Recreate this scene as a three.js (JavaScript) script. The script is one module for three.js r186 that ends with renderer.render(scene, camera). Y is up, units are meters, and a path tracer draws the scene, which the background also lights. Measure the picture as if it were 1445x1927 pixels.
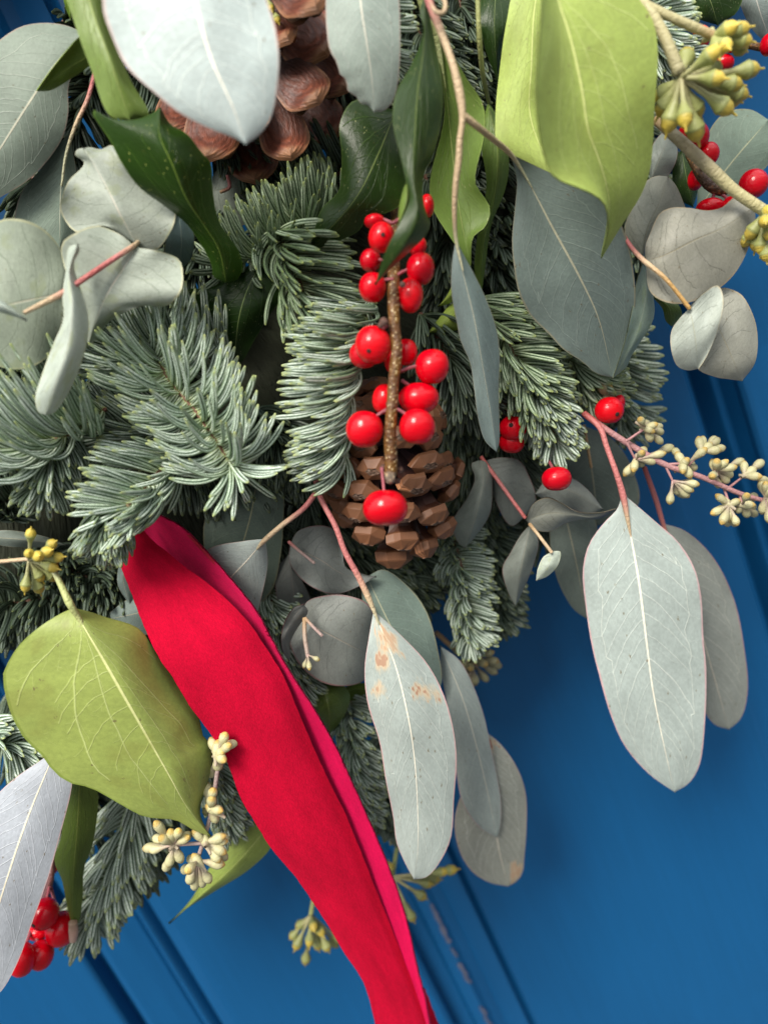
import * as THREE from 'three';
import { mergeGeometries, toCreasedNormals } from 'three/addons/utils/BufferGeometryUtils.js';

// ---------------------------------------------------------------- camera, sky, sun, exposure
const scene = new THREE.Scene();
const W = 1445, H = 1927, F = 1447, MM = 0.001, EYE = 1.5;            // picture size the pixel notes below refer to, focal length in those pixels
const pitch = THREE.MathUtils.degToRad(14), roll = THREE.MathUtils.degToRad(23.7);
const camera = new THREE.PerspectiveCamera(2 * Math.atan(H / 2 / F) * 180 / Math.PI, W / H, 0.01, 50);
camera.position.set(0, EYE + 0.255 * Math.sin(pitch), 0.255 * Math.cos(pitch));   // the door face is the plane z = 0
const U0 = new THREE.Vector3(0, Math.cos(pitch), -Math.sin(pitch));
camera.up.copy(U0).multiplyScalar(Math.cos(roll)).add(new THREE.Vector3(Math.sin(roll), 0, 0));
camera.lookAt(0, EYE, 0);
camera.updateMatrixWorld(true);
camera.focus = 0.178; camera.userData.fStop = 9;
scene.add(camera);

const renderer = new THREE.WebGLRenderer({ antialias: true });
renderer.setSize(767, 1024);
renderer.toneMapping = THREE.LinearToneMapping;
renderer.toneMappingExposure = 3.2;
renderer.shadowMap.enabled = true;

const clamp = (x, a = 0, b = 1) => Math.min(b, Math.max(a, x));
const smooth = (a, b, x) => { const t = clamp((x - a) / (b - a)); return t * t * (3 - 2 * t); };
const lerp = (a, b, t) => a + (b - a) * t;
{ // overcast sky, brightest high up in front of the door
  const w = 256, h = 128, d = new Float32Array(w * h * 4);
  for (let j = 0; j < h; j++) for (let i = 0; i < w; i++) {
    const el = ((j + 0.5) / h - 0.5) * 180, az = ((i + 0.5) / w - 0.5) * 2 * Math.PI;
    const up = smooth(-6, 55, el);
    let L = lerp(0.06, 0.72, up) * (1 + 0.10 * Math.sin(3 * az + el * 0.05) * up);
    const k = (j * w + i) * 4;
    d[k] = L * 0.99; d[k + 1] = L; d[k + 2] = L * 1.02; d[k + 3] = 1;
  }
  const t = new THREE.DataTexture(d, w, h, THREE.RGBAFormat, THREE.FloatType);
  t.mapping = THREE.EquirectangularReflectionMapping; t.magFilter = THREE.LinearFilter; t.needsUpdate = true;
  scene.background = t; scene.environment = t;
}
const sun = new THREE.DirectionalLight(0xfff6ea, 1.35);
sun.position.set(-0.30, EYE + 1.1, 0.85); sun.target.position.set(0, EYE, 0);
sun.castShadow = true; sun.shadow.radius = 42; sun.shadow.mapSize.set(2048, 2048);
Object.assign(sun.shadow.camera, { left: -0.5, right: 0.5, top: 0.5, bottom: -0.5, near: 0.1, far: 4 });
scene.add(sun, sun.target);

// ---------------------------------------------------------------- helpers
let seed = 7;
const rnd = () => { seed = (seed + 0x6D2B79F5) | 0; let t = Math.imul(seed ^ (seed >>> 15), 1 | seed); t = (t + Math.imul(t ^ (t >>> 7), 61 | t)) ^ t; return ((t ^ (t >>> 14)) >>> 0) / 4294967296; };
const rr = (a, b) => a + (b - a) * rnd();
const V = (x, y, z) => new THREE.Vector3(x, y, z);
const camX = V(), camY = V(), camZ = V(); camera.matrixWorld.extractBasis(camX, camY, camZ);
// a point h millimetres in front of the door, seen at (px, py) in the photograph
function P(px, py, h) {
  const dir = camX.clone().multiplyScalar((px - W / 2) / F).addScaledVector(camY, -(py - H / 2) / F).addScaledVector(camZ, -1);
  const t = (h * MM - camera.position.z) / dir.z;
  return camera.position.clone().addScaledVector(dir, t);
}
const pxSize = (p) => p.clone().sub(camera.position).dot(camZ) * -1 / F;      // metres one photograph pixel spans at p
const dirOf = (x, y, z) => camX.clone().multiplyScalar(x).addScaledVector(camY, -y).addScaledVector(camZ, z).normalize();

const used = {};
const numbered = (n) => { const k = used[n] = (used[n] ?? -1) + 1; return k ? `${n}_${String(k).padStart(3, '0')}` : n; };
function thing(name, label, category, at, group) {
  const o = new THREE.Group(); o.name = numbered(name); o.position.copy(at); scene.add(o);
  o.userData = { label, category }; if (group) o.userData.group = group;
  return o;
}
function part(name, geometry, material, parent, label, origin) {
  const base = origin ?? parent.userData.origin ?? parent.position;
  geometry.translate(-base.x, -base.y, -base.z);
  const m = new THREE.Mesh(geometry, material); m.name = name; m.castShadow = m.receiveShadow = true;
  m.userData.origin = base.clone();
  if (label) m.userData.label = label;
  parent.add(m); return m;
}
function geo(pos, uv, idx, col) {
  const g = new THREE.BufferGeometry();
  g.setAttribute('position', new THREE.Float32BufferAttribute(pos, 3));
  g.setAttribute('uv', new THREE.Float32BufferAttribute(uv, 2));
  if (col) g.setAttribute('color', new THREE.Float32BufferAttribute(col, 3));
  g.setIndex(idx); g.computeVertexNormals(); return g;
}
const curve = (pts) => new THREE.CatmullRomCurve3(pts, false, 'centripetal');
const cpx = (pts) => curve(pts.map((p) => V(p[0], p[1], p[2] ?? 0)));

// tapered tube through world points; radii in metres along t; colours linear [r,g,b] along t
function tube(points, rad, cols, sides = 8, segs = 0, capped = true) {
  const c = points.length > 2 ? curve(points) : new THREE.LineCurve3(points[0], points[1]);
  const n = segs || Math.max(4, points.length * 5);
  const pos = [], uv = [], idx = [], col = [];
  let ref = V(0.31, 0.22, 0.92).normalize(); const L = c.getLength();
  const at = (arr, t) => { const x = t * (arr.length - 1), i = Math.min(arr.length - 2, Math.floor(x)), f = x - i; return typeof arr[0] === 'number' ? lerp(arr[i], arr[i + 1], f) : arr[i].map((v, k) => lerp(v, arr[i + 1][k], f)); };
  const ring = (p, T, r, t) => {
    const A = V().crossVectors(T, ref).normalize(), B = V().crossVectors(A, T).normalize(); ref = B.clone();
    for (let k = 0; k <= sides; k++) {
      const a = k / sides * Math.PI * 2;
      const q = p.clone().addScaledVector(A, Math.cos(a) * r).addScaledVector(B, Math.sin(a) * r);
      pos.push(q.x, q.y, q.z); uv.push(k / sides, t * L / 0.01); col.push(...at(cols, t));
    }
  };
  for (let i = 0; i <= n; i++) { const t = i / n, u = L > 0 ? c.getUtoTmapping(t) : t; ring(c.getPoint(u), c.getTangent(u).normalize(), at(rad, t), t); }
  const T1 = c.getTangent(1), T0 = c.getTangent(0), e = c.getPoint(1), s = c.getPoint(0);
  const row = sides + 1;
  for (let i = 0; i < n; i++) for (let k = 0; k < sides; k++) { const a = i * row + k; idx.push(a, a + 1, a + row, a + 1, a + row + 1, a + row); }
  if (capped) for (const [p, T, base, t, flip] of [[e, T1, n * row, 1, 0], [s, T0.negate(), 0, 0, 1]]) {
    const v = pos.length / 3, q = p.clone().addScaledVector(T, at(rad, t) * 0.5); pos.push(q.x, q.y, q.z); uv.push(0, 0); col.push(...at(cols, t));
    for (let k = 0; k < sides; k++) flip ? idx.push(base + k + 1, base + k, v) : idx.push(base + k, base + k + 1, v);
  }
  const g = geo(pos, uv, idx, col);
  // close the seam's normals
  const N = g.attributes.normal;
  for (let i = 0; i <= n; i++) { const a = i * row, b = a + sides, x = V(N.getX(a) + N.getX(b), N.getY(a) + N.getY(b), N.getZ(a) + N.getZ(b)).normalize(); N.setXYZ(a, x.x, x.y, x.z); N.setXYZ(b, x.x, x.y, x.z); }
  return g;
}
// stem from pixel notes [x, y, h, radius in px]
function stemGeo(pts, cols, sides = 8) {
  const w = pts.map((p) => P(p[0], p[1], p[2]));
  return tube(w, pts.map((p, i) => p[3] * pxSize(w[i])), cols, sides, pts.length * 6);
}
// a sheet with thickness from fn(s in -1..1, t in 0..1) -> world point
function sheet(fn, nu, nv, thick, colorFn, vmap = (t) => t) {
  const pos = [], uv = [], idx = [], col = [], row = nu + 1, count = row * (nv + 1);
  for (let j = 0; j <= nv; j++) for (let i = 0; i <= nu; i++) {
    const s = i / nu * 2 - 1, t = j / nv, p = fn(s, t); pos.push(p.x, p.y, p.z); uv.push(i / nu, vmap(t)); if (colorFn) col.push(...colorFn(s, t));
  }
  for (let j = 0; j < nv; j++) for (let i = 0; i < nu; i++) { const a = j * row + i; idx.push(a, a + row, a + 1, a + 1, a + row, a + row + 1); }
  const top = geo(pos.slice(), uv.slice(), idx.slice()), N = top.attributes.normal;
  for (const j of [0, nv]) { // rows that shrink to one point
    const m = V(); const k = j ? nv - 1 : 1; for (let i = 0; i <= nu; i++) m.add(V(N.getX(k * row + i), N.getY(k * row + i), N.getZ(k * row + i)));
    m.normalize(); for (let i = 0; i <= nu; i++) if (!(Math.hypot(N.getX(j * row + i), N.getY(j * row + i), N.getZ(j * row + i)) > 0.5)) N.setXYZ(j * row + i, m.x, m.y, m.z);
  }
  // orient towards the viewer's side of the place (out of the door)
  let z = 0; for (let i = 0; i < count; i++) z += N.getX(i) * camZ.x + N.getY(i) * camZ.y + N.getZ(i) * camZ.z;
  const sg = z < 0 ? -1 : 1;
  const nor = []; for (let i = 0; i < count; i++) nor.push(N.getX(i) * sg, N.getY(i) * sg, N.getZ(i) * sg);
  for (let i = 0; i < count; i++) {
    const k = typeof thick === 'function' ? thick(i % row / nu * 2 - 1, Math.floor(i / row) / nv) : thick;
    pos.push(pos[i * 3] - nor[i * 3] * k, pos[i * 3 + 1] - nor[i * 3 + 1] * k, pos[i * 3 + 2] - nor[i * 3 + 2] * k);
    uv.push(uv[i * 2], uv[i * 2 + 1]); nor.push(-nor[i * 3], -nor[i * 3 + 1], -nor[i * 3 + 2]); if (colorFn) col.push(col[i * 3], col[i * 3 + 1], col[i * 3 + 2]);
  }
  const f = []; for (let k = 0; k < idx.length; k += 3) { const [a, b, c] = [idx[k], idx[k + 1], idx[k + 2]]; if (sg > 0) f.push(a, b, c, count + a, count + c, count + b); else f.push(a, c, b, count + a, count + b, count + c); }
  const side = (a, b) => { sg > 0 ? f.push(a, count + a, b, b, count + a, count + b) : f.push(a, b, count + a, b, count + b, count + a); };
  for (let j = 0; j < nv; j++) { side(j * row, (j + 1) * row); side((j + 1) * row + nu, j * row + nu); }
  for (let i = 0; i < nu; i++) { side(i + 1, i); side(nv * row + i, nv * row + i + 1); }
  const g = new THREE.BufferGeometry();
  g.setAttribute('position', new THREE.Float32BufferAttribute(pos, 3)); g.setAttribute('uv', new THREE.Float32BufferAttribute(uv, 2)); g.setAttribute('normal', new THREE.Float32BufferAttribute(nor, 3));
  if (colorFn) g.setAttribute('color', new THREE.Float32BufferAttribute(col, 3));
  g.setIndex(f); return g;
}
// leaf: midrib M [[x,y,h]...] base to tip, left and right edges [[x,y]...] between the same ends; a, b = how far (mm) each edge stands behind (+) or before (-) the midrib
function leafGeo({ M, L, R, a = 2, b = 2, wave = 0.5, cup = 0, waves = 2.3, nu = 18, nv = 40, thick = 0.28 }) {
  const m = cpx(M), B = M[0], T = M[M.length - 1];
  const l = cpx([[B[0], B[1]], ...L, [T[0], T[1]]]), r = cpx([[B[0], B[1]], ...R, [T[0], T[1]]]);
  const ph = rr(0, 6.28), ph2 = rr(0, 6.28);
  const rows = [];
  const vm = (t) => lerp(t, 0.5 - 0.5 * Math.cos(Math.PI * t), 0.8);
  for (let j = 0; j <= nv; j++) { const t = vm(j / nv); rows.push([m.getPointAt(t), l.getPointAt(t), r.getPointAt(t)]); }
  return sheet((s, t0) => {
    const t = vm(t0), [pm, pl, prt] = rows[Math.round(t0 * nv)], e = s < 0 ? pl : prt, k = Math.abs(s);
    const env = Math.pow(Math.sin(Math.PI * clamp(0.02 + t * 0.96)), 0.6);
    const off = (s < 0 ? a : b) * Math.pow(k, 1.5) * env + cup * (k * k - k) * 4 * env + wave * k * k * env * Math.sin(waves * 6.28 * t + (s < 0 ? ph : ph2)) + wave * 0.25 * env * Math.sin(s * 3 + t * 9 + ph);
    return P(lerp(pm.x, e.x, k), lerp(pm.y, e.y, k), pm.z - off);
  }, nu, nv, thick * MM, null, vm);
}

// ---------------------------------------------------------------- textures
const hash = (x, y, s) => { let h = Math.imul(x, 374761393) + Math.imul(y, 668265263) + Math.imul(s, 974634777); h = Math.imul(h ^ (h >>> 13), 1274126177); return ((h ^ (h >>> 16)) >>> 0) / 4294967296; };
function vnoise(x, y, s) { const i = Math.floor(x), j = Math.floor(y), u = x - i, v = y - j, a = u * u * (3 - 2 * u), b = v * v * (3 - 2 * v); return lerp(lerp(hash(i, j, s), hash(i + 1, j, s), a), lerp(hash(i, j + 1, s), hash(i + 1, j + 1, s), a), b); }
const fbm = (x, y, s) => (vnoise(x, y, s) + 0.5 * vnoise(x * 2.1, y * 2.1, s + 1) + 0.25 * vnoise(x * 4.3, y * 4.3, s + 2)) / 1.75;
function canvasTex(w, h, draw, shade, srgb) {
  const c = document.createElement('canvas'); c.width = w; c.height = h; const g = c.getContext('2d'); draw(g, w, h);
  if (shade) { const im = g.getImageData(0, 0, w, h), d = im.data; for (let y = 0; y < h; y++) for (let x = 0; x < w; x++) shade(d, (y * w + x) * 4, x / w, 1 - y / h); g.putImageData(im, 0, 0); }
  const t = new THREE.CanvasTexture(c); if (srgb) t.colorSpace = THREE.SRGBColorSpace; t.magFilter = THREE.LinearFilter; t.anisotropy = 8; return t;
}
const css = (c, a = 1) => `rgba(${c[0]},${c[1]},${c[2]},${a})`;
// vein strokes in uv space, drawn with the same random numbers for colour and relief
function veins(g, w, h, kind, sd, main, lat, fine, k = 1) {
  const save = seed; seed = sd * 7919 + 3;
  const X = (u) => u * w, Y = (v) => (1 - v) * h;
  const line = (pts, width, style) => { g.strokeStyle = style; g.lineWidth = width * k; g.lineCap = 'round'; g.lineJoin = 'round'; g.beginPath(); pts.forEach(([u, v], i) => i ? g.lineTo(X(u), Y(v)) : g.moveTo(X(u), Y(v))); g.stroke(); };
  const wob = (u0, v0, u1, v1, bend, n = 10, j = 0.004) => { const o = []; for (let i = 0; i <= n; i++) { const t = i / n; o.push([lerp(u0, u1, t) + rr(-j, j), lerp(v0, v1, t) + bend * Math.sin(t * Math.PI) + rr(-j, j)]); } return o; };
  // net of the finest veins
  const cells = kind === 'ivy' ? 220 : 420;
  for (let i = 0; i < cells; i++) { const u = rnd(), v = rnd(), a = rr(0, 6.28), l = rr(0.015, 0.045); line(wob(u, v, u + Math.cos(a) * l, v + Math.sin(a) * l * 0.5, 0, 4, 0.005), rr(0.8, 1.6), css(fine, rr(0.1, 0.32))); }
  if (kind === 'ivy') {
    for (const sgn of [-1, 1]) for (const [u, v, wd] of [[0.36, 0.66, 3.6], [0.46, 0.34, 3], [0.18, 0.82, 2.8]]) {
      const p = wob(0.5, 0.01, 0.5 + sgn * u, v, sgn * 0 - 0.03, 14, 0.004); line(p, wd, css(lat, 0.85));
      for (let q = 3; q < 13; q += 2) { const [a, b] = p[q]; for (const z of [-1, 1]) line(wob(a, b, a + rr(0.03, 0.10) * sgn * (z > 0 ? 1 : 0.3), b + (z > 0 ? 0.03 : rr(0.06, 0.12)), 0.01, 5, 0.005), 1.2, css(lat, 0.4)); }
    }
    for (let v = 0.2; v < 0.92; v += rr(0.06, 0.1)) for (const sgn of [-1, 1]) line(wob(0.5, v, 0.5 + sgn * rr(0.2, 0.34), v + rr(0.1, 0.17), -0.015, 8), 2.2, css(lat, 0.6));
  } else if (kind === 'round') {
    for (const sgn of [-1, 1]) for (let i = 0; i < 6; i++) { const v = 0.02 + i * i * 0.018 + i * 0.03; const p = wob(0.5, v, 0.5 + sgn * rr(0.36, 0.46), v + rr(0.14, 0.26), -0.02, 12, 0.006); line(p, 3 - i * 0.25, css(lat, 0.75)); for (let q = 4; q < 12; q += 2) line(wob(p[q][0], p[q][1], p[q][0] + sgn * rr(0.02, 0.1), p[q][1] + rr(-0.1, 0.14), 0, 5, 0.008), 1.5, css(lat, 0.45)); }
  } else {
    const ends = { 1: [], [-1]: [] };
    for (const sgn of [-1, 1]) for (let v = 0.02; v < 0.84; v += rr(0.045, 0.08)) { const e = [0.5 + sgn * rr(0.35, 0.40), v + rr(0.15, 0.21)]; ends[sgn].push(e); line(wob(0.5, v, e[0], Math.min(0.985, e[1]), -0.012, 9), rr(2.0, 3.4), css(lat, rr(0.5, 0.8))); if (rnd() < 0.7) line(wob(0.5, v + 0.03, 0.5 + sgn * rr(0.15, 0.25), v + rr(0.10, 0.14), 0, 6), 1.3, css(lat, 0.4)); line(wob(e[0], e[1], e[0] + sgn * 0.09, e[1] + rr(0, 0.03), 0, 4), 1.2, css(lat, 0.4)); }
    for (const sgn of [-1, 1]) line(ends[sgn].flatMap(([u, v], i) => i ? [[u - sgn * 0.012, v - 0.035], [u, v]] : [[u, v]]).filter((p) => p[1] < 0.96), 3.0, css(lat, 0.8));
  }
  for (let i = 0; i < 30; i++) line([[0.5, i / 30], [0.5, (i + 1.05) / 30]], lerp(kind === 'round' ? 9 : kind === 'ivy' ? 11 : 13, 4, i / 30), css(main, kind === 'round' ? lerp(0.9, 0.4, i / 30) : 1));
  seed = save;
}
function leafMat(kind, sd, c, o = {}) {
  const w = 512, h = 1024;
  const map = canvasTex(w, h, (g) => {
    g.fillStyle = css(c.base); g.fillRect(0, 0, w, h);
    veins(g, w, h, kind, sd, c.main, c.lat, c.fine ?? c.lat);
    for (let i = 0; i < 2; i++) { g.fillStyle = css(c.rim, 0.6); for (let y = 0; y < h; y += 4) { const e = 5 + 4 * vnoise(y / 40, i, sd); g.fillRect(i ? w - e : 0, y, e, 4); } }
  }, (d, k, u, v) => {
    let f = 1 + 0.13 * (fbm(u * 5, v * 10, sd) - 0.5) + 0.08 * (vnoise(u * 60, v * 120, sd + 5) - 0.5) + 0.10 * (hash(Math.floor(u * 512), Math.floor(v * 1024), sd) - 0.5);
    let m = o.mottle ? smooth(0.56, 0.78, fbm(u * 7 + 3, v * 12, sd + 9)) * o.mottle : 0;
    let r = d[k] * f, g = d[k + 1] * f, b = d[k + 2] * f;
    if (m) { const q = c.patch ?? [120, 130, 90]; r = lerp(r, q[0], m); g = lerp(g, q[1], m); b = lerp(b, q[2], m); }
    for (const [su, sv, ru, rv, sc] of o.stains ?? []) { const n = fbm(u * 14, v * 26, sd + 31), q = Math.hypot((u - su) / ru, (v - sv) / rv) + (n - 0.5) * 1.5, s = smooth(1, 0.35, q), s2 = smooth(0.45, 0.1, q + (n - 0.5)); r = lerp(r, 205, s * 0.8); g = lerp(g, 180, s * 0.8); b = lerp(b, 148, s * 0.8); r = lerp(r, 140, s2 * sc); g = lerp(g, 80, s2 * sc); b = lerp(b, 62, s2 * sc); }
    if (o.specks && hash(Math.floor(u * 150), Math.floor(v * 110), sd + 77) > 1 - o.specks) { r = lerp(r, 190, 0.8); g = lerp(g, 185, 0.8); b = lerp(b, 150, 0.8); }
    { const cu = Math.floor(u * 26), cv = Math.floor(v * 44), hh = hash(cu, cv, sd + 201); if (hh < 0.035) { const q = Math.hypot(u * 26 - cu - 0.5, (v * 44 - cv - 0.5)) + 0.5 * (vnoise(u * 160, v * 220, sd) - 0.5), w = smooth(0.05 + hh * 9, 0.02, q) * 0.65; r = lerp(r, 96, w); g = lerp(g, 82, w); b = lerp(b, 58, w); } }
    d[k] = r; d[k + 1] = g; d[k + 2] = b;
  }, true);
  const bump = canvasTex(w, h, (g) => { g.fillStyle = '#808080'; g.fillRect(0, 0, w, h); const q = o.sunk ? [70, 70, 70] : [200, 200, 200]; veins(g, w, h, kind, sd, q, q, q, 1.3); },
    (d, k, u, v) => { const n = 26 * (fbm(u * 22, v * 44, sd + 3) - 0.5) + 10 * (vnoise(u * 130, v * 260, sd) - 0.5); d[k] = d[k + 1] = d[k + 2] = clamp(d[k] + n, 0, 255); });
  return { map, bump, rough: o.rough ?? 0.55, coat: o.coat ?? 0, scale: o.bump ?? 0.00028 };
}
const mats = {};
function leafMaterial(tex, tint = [1, 1, 1]) {
  const key = [Object.keys(TEX).find((k) => TEX[k] === tex), ...tint].join();
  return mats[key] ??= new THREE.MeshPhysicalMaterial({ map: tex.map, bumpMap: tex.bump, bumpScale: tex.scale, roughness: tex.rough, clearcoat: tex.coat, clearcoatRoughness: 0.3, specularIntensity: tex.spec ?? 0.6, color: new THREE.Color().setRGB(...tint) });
}
const EU = { base: [161, 171, 167], main: [236, 230, 212], lat: [206, 212, 204], fine: [188, 196, 189], rim: [190, 160, 150] };
const TEX = {
  gum: leafMat('gum', 11, EU), gumTwo: leafMat('gum', 12, { ...EU, base: [154, 166, 156] }), gumThree: leafMat('gum', 17, { ...EU, rim: [205, 150, 155] }),
  stained: leafMat('gum', 13, { ...EU, base: [162, 171, 166], rim: [214, 150, 152] }, { stains: [[0.42, 0.10, 0.26, 0.06, 0.3], [0.30, 0.20, 0.22, 0.05, 0.4], [0.80, 0.33, 0.18, 0.045, 0.5], [0.20, 0.30, 0.14, 0.04, 0.3], [0.6, 0.12, 0.24, 0.08, 0.2]] }),
  rusty: leafMat('gum', 14, { ...EU, base: [150, 156, 148] }, { stains: [[0.7, 0.10, 0.3, 0.07, 0.9], [0.85, 0.9, 0.2, 0.1, 0.2]] }),
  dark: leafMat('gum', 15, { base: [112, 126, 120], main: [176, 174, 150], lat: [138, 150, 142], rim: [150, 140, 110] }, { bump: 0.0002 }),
  violet: leafMat('gum', 16, { base: [162, 168, 174], main: [230, 222, 196], lat: [198, 203, 206], rim: [214, 168, 160] }),
  round: leafMat('round', 21, { base: [160, 168, 156], main: [204, 196, 180], lat: [126, 136, 120], rim: [205, 200, 160], patch: [150, 158, 128] }, { sunk: true, mottle: 0.55, rough: 0.5 }),
  roundTwo: leafMat('round', 22, { base: [150, 152, 144], main: [150, 146, 126], lat: [104, 108, 100], rim: [178, 160, 130], patch: [170, 172, 166] }, { sunk: true, mottle: 0.4, rough: 0.48 }),
  slate: leafMat('round', 23, { base: [118, 123, 119], main: [150, 142, 130], lat: [92, 97, 94], rim: [128, 84, 84] }, { sunk: true, rough: 0.5 }),
  ivyLight: leafMat('ivy', 31, { base: [150, 168, 88], main: [206, 214, 140], lat: [182, 196, 122], rim: [160, 178, 90], patch: [126, 136, 66] }, { mottle: 0.25, rough: 0.5, bump: 0.0003 }),
  ivySpotted: leafMat('ivy', 32, { base: [140, 154, 80], main: [200, 204, 140], lat: [176, 186, 120], rim: [112, 128, 54], patch: [122, 124, 62] }, { mottle: 0.3, rough: 0.45, bump: 0.0003, stains: [] }),
  ivyMid: leafMat('ivy', 33, { base: [98, 120, 60], main: [160, 172, 110], lat: [132, 150, 90], rim: [120, 140, 76] }, { rough: 0.36, bump: 0.0004, specks: 0.0015 }),
  ivyDark: leafMat('ivy', 34, { base: [36, 58, 20], main: [112, 128, 78], lat: [76, 100, 54], rim: [84, 104, 50] }, { rough: 0.34, bump: 0.0004, specks: 0.004 }),
};
const vcol = (o = {}) => new THREE.MeshPhysicalMaterial({ vertexColors: true, roughness: 0.6, ...o });
const speckle = canvasTex(256, 256, (g) => { g.fillStyle = '#a0a0a0'; g.fillRect(0, 0, 256, 256); seed = 91; for (let i = 0; i < 55; i++) { g.fillStyle = `rgba(255,250,235,${rr(0.6, 1)})`; g.beginPath(); g.ellipse(rnd() * 256, rnd() * 256, rr(5, 10), rr(4, 8), 0, 0, 7); g.fill(); } for (let i = 0; i < 260; i++) { g.fillStyle = `rgba(90,70,50,${rr(0.1, 0.35)})`; g.fillRect(rnd() * 256, rnd() * 256, rr(2, 9), rr(2, 16)); } }, null, true);
speckle.wrapS = speckle.wrapT = THREE.RepeatWrapping;
const twigMap = canvasTex(256, 512, (g) => { g.fillStyle = '#74582f'; g.fillRect(0, 0, 256, 512); }, (d, k, u, v) => { const n = fbm(u * 4, v * 7, 51), m = fbm(u * 20, v * 9, 52); d[k] = lerp(82, 128, n) * lerp(0.75, 1.15, m); d[k + 1] = lerp(48, 92, n) * lerp(0.75, 1.15, m); d[k + 2] = lerp(34, 26, n) * lerp(0.75, 1.15, m); for (let q = 0; q < 1; q++) { const cx = Math.floor(u * 9), cy = Math.floor(v * 14); for (let i = -1; i <= 1; i++) for (let j = -1; j <= 1; j++) { const a = ((cx + i) % 9 + 9) % 9, b = ((cy + j) % 14 + 14) % 14; if (hash(a, b, 53) < 0.5) continue; const px = cx + i + hash(a, b, 54), py = cy + j + hash(a, b, 55), r = 0.09 + 0.13 * hash(a, b, 56), q2 = Math.hypot(u * 9 - px, (v * 14 - py) * 0.8); if (q2 < r) { d[k] = 196; d[k + 1] = 176; d[k + 2] = 132; } } } }, true);
twigMap.wrapS = twigMap.wrapT = THREE.RepeatWrapping;
const barkBump = canvasTex(256, 256, (g) => { g.fillStyle = '#808080'; g.fillRect(0, 0, 256, 256); }, (d, k, u, v) => { d[k] = d[k + 1] = d[k + 2] = 255 * fbm(u * 12, v * 26, 5); });
barkBump.wrapS = barkBump.wrapT = THREE.RepeatWrapping;
const stemMat = vcol({ bumpMap: barkBump, bumpScale: 0.0002, roughness: 0.5 });
const twigMat = vcol({ map: speckle, bumpMap: barkBump, bumpScale: 0.0003, roughness: 0.55 });
const budMat = vcol({ bumpMap: barkBump, bumpScale: 0.00012, roughness: 0.5 });

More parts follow.
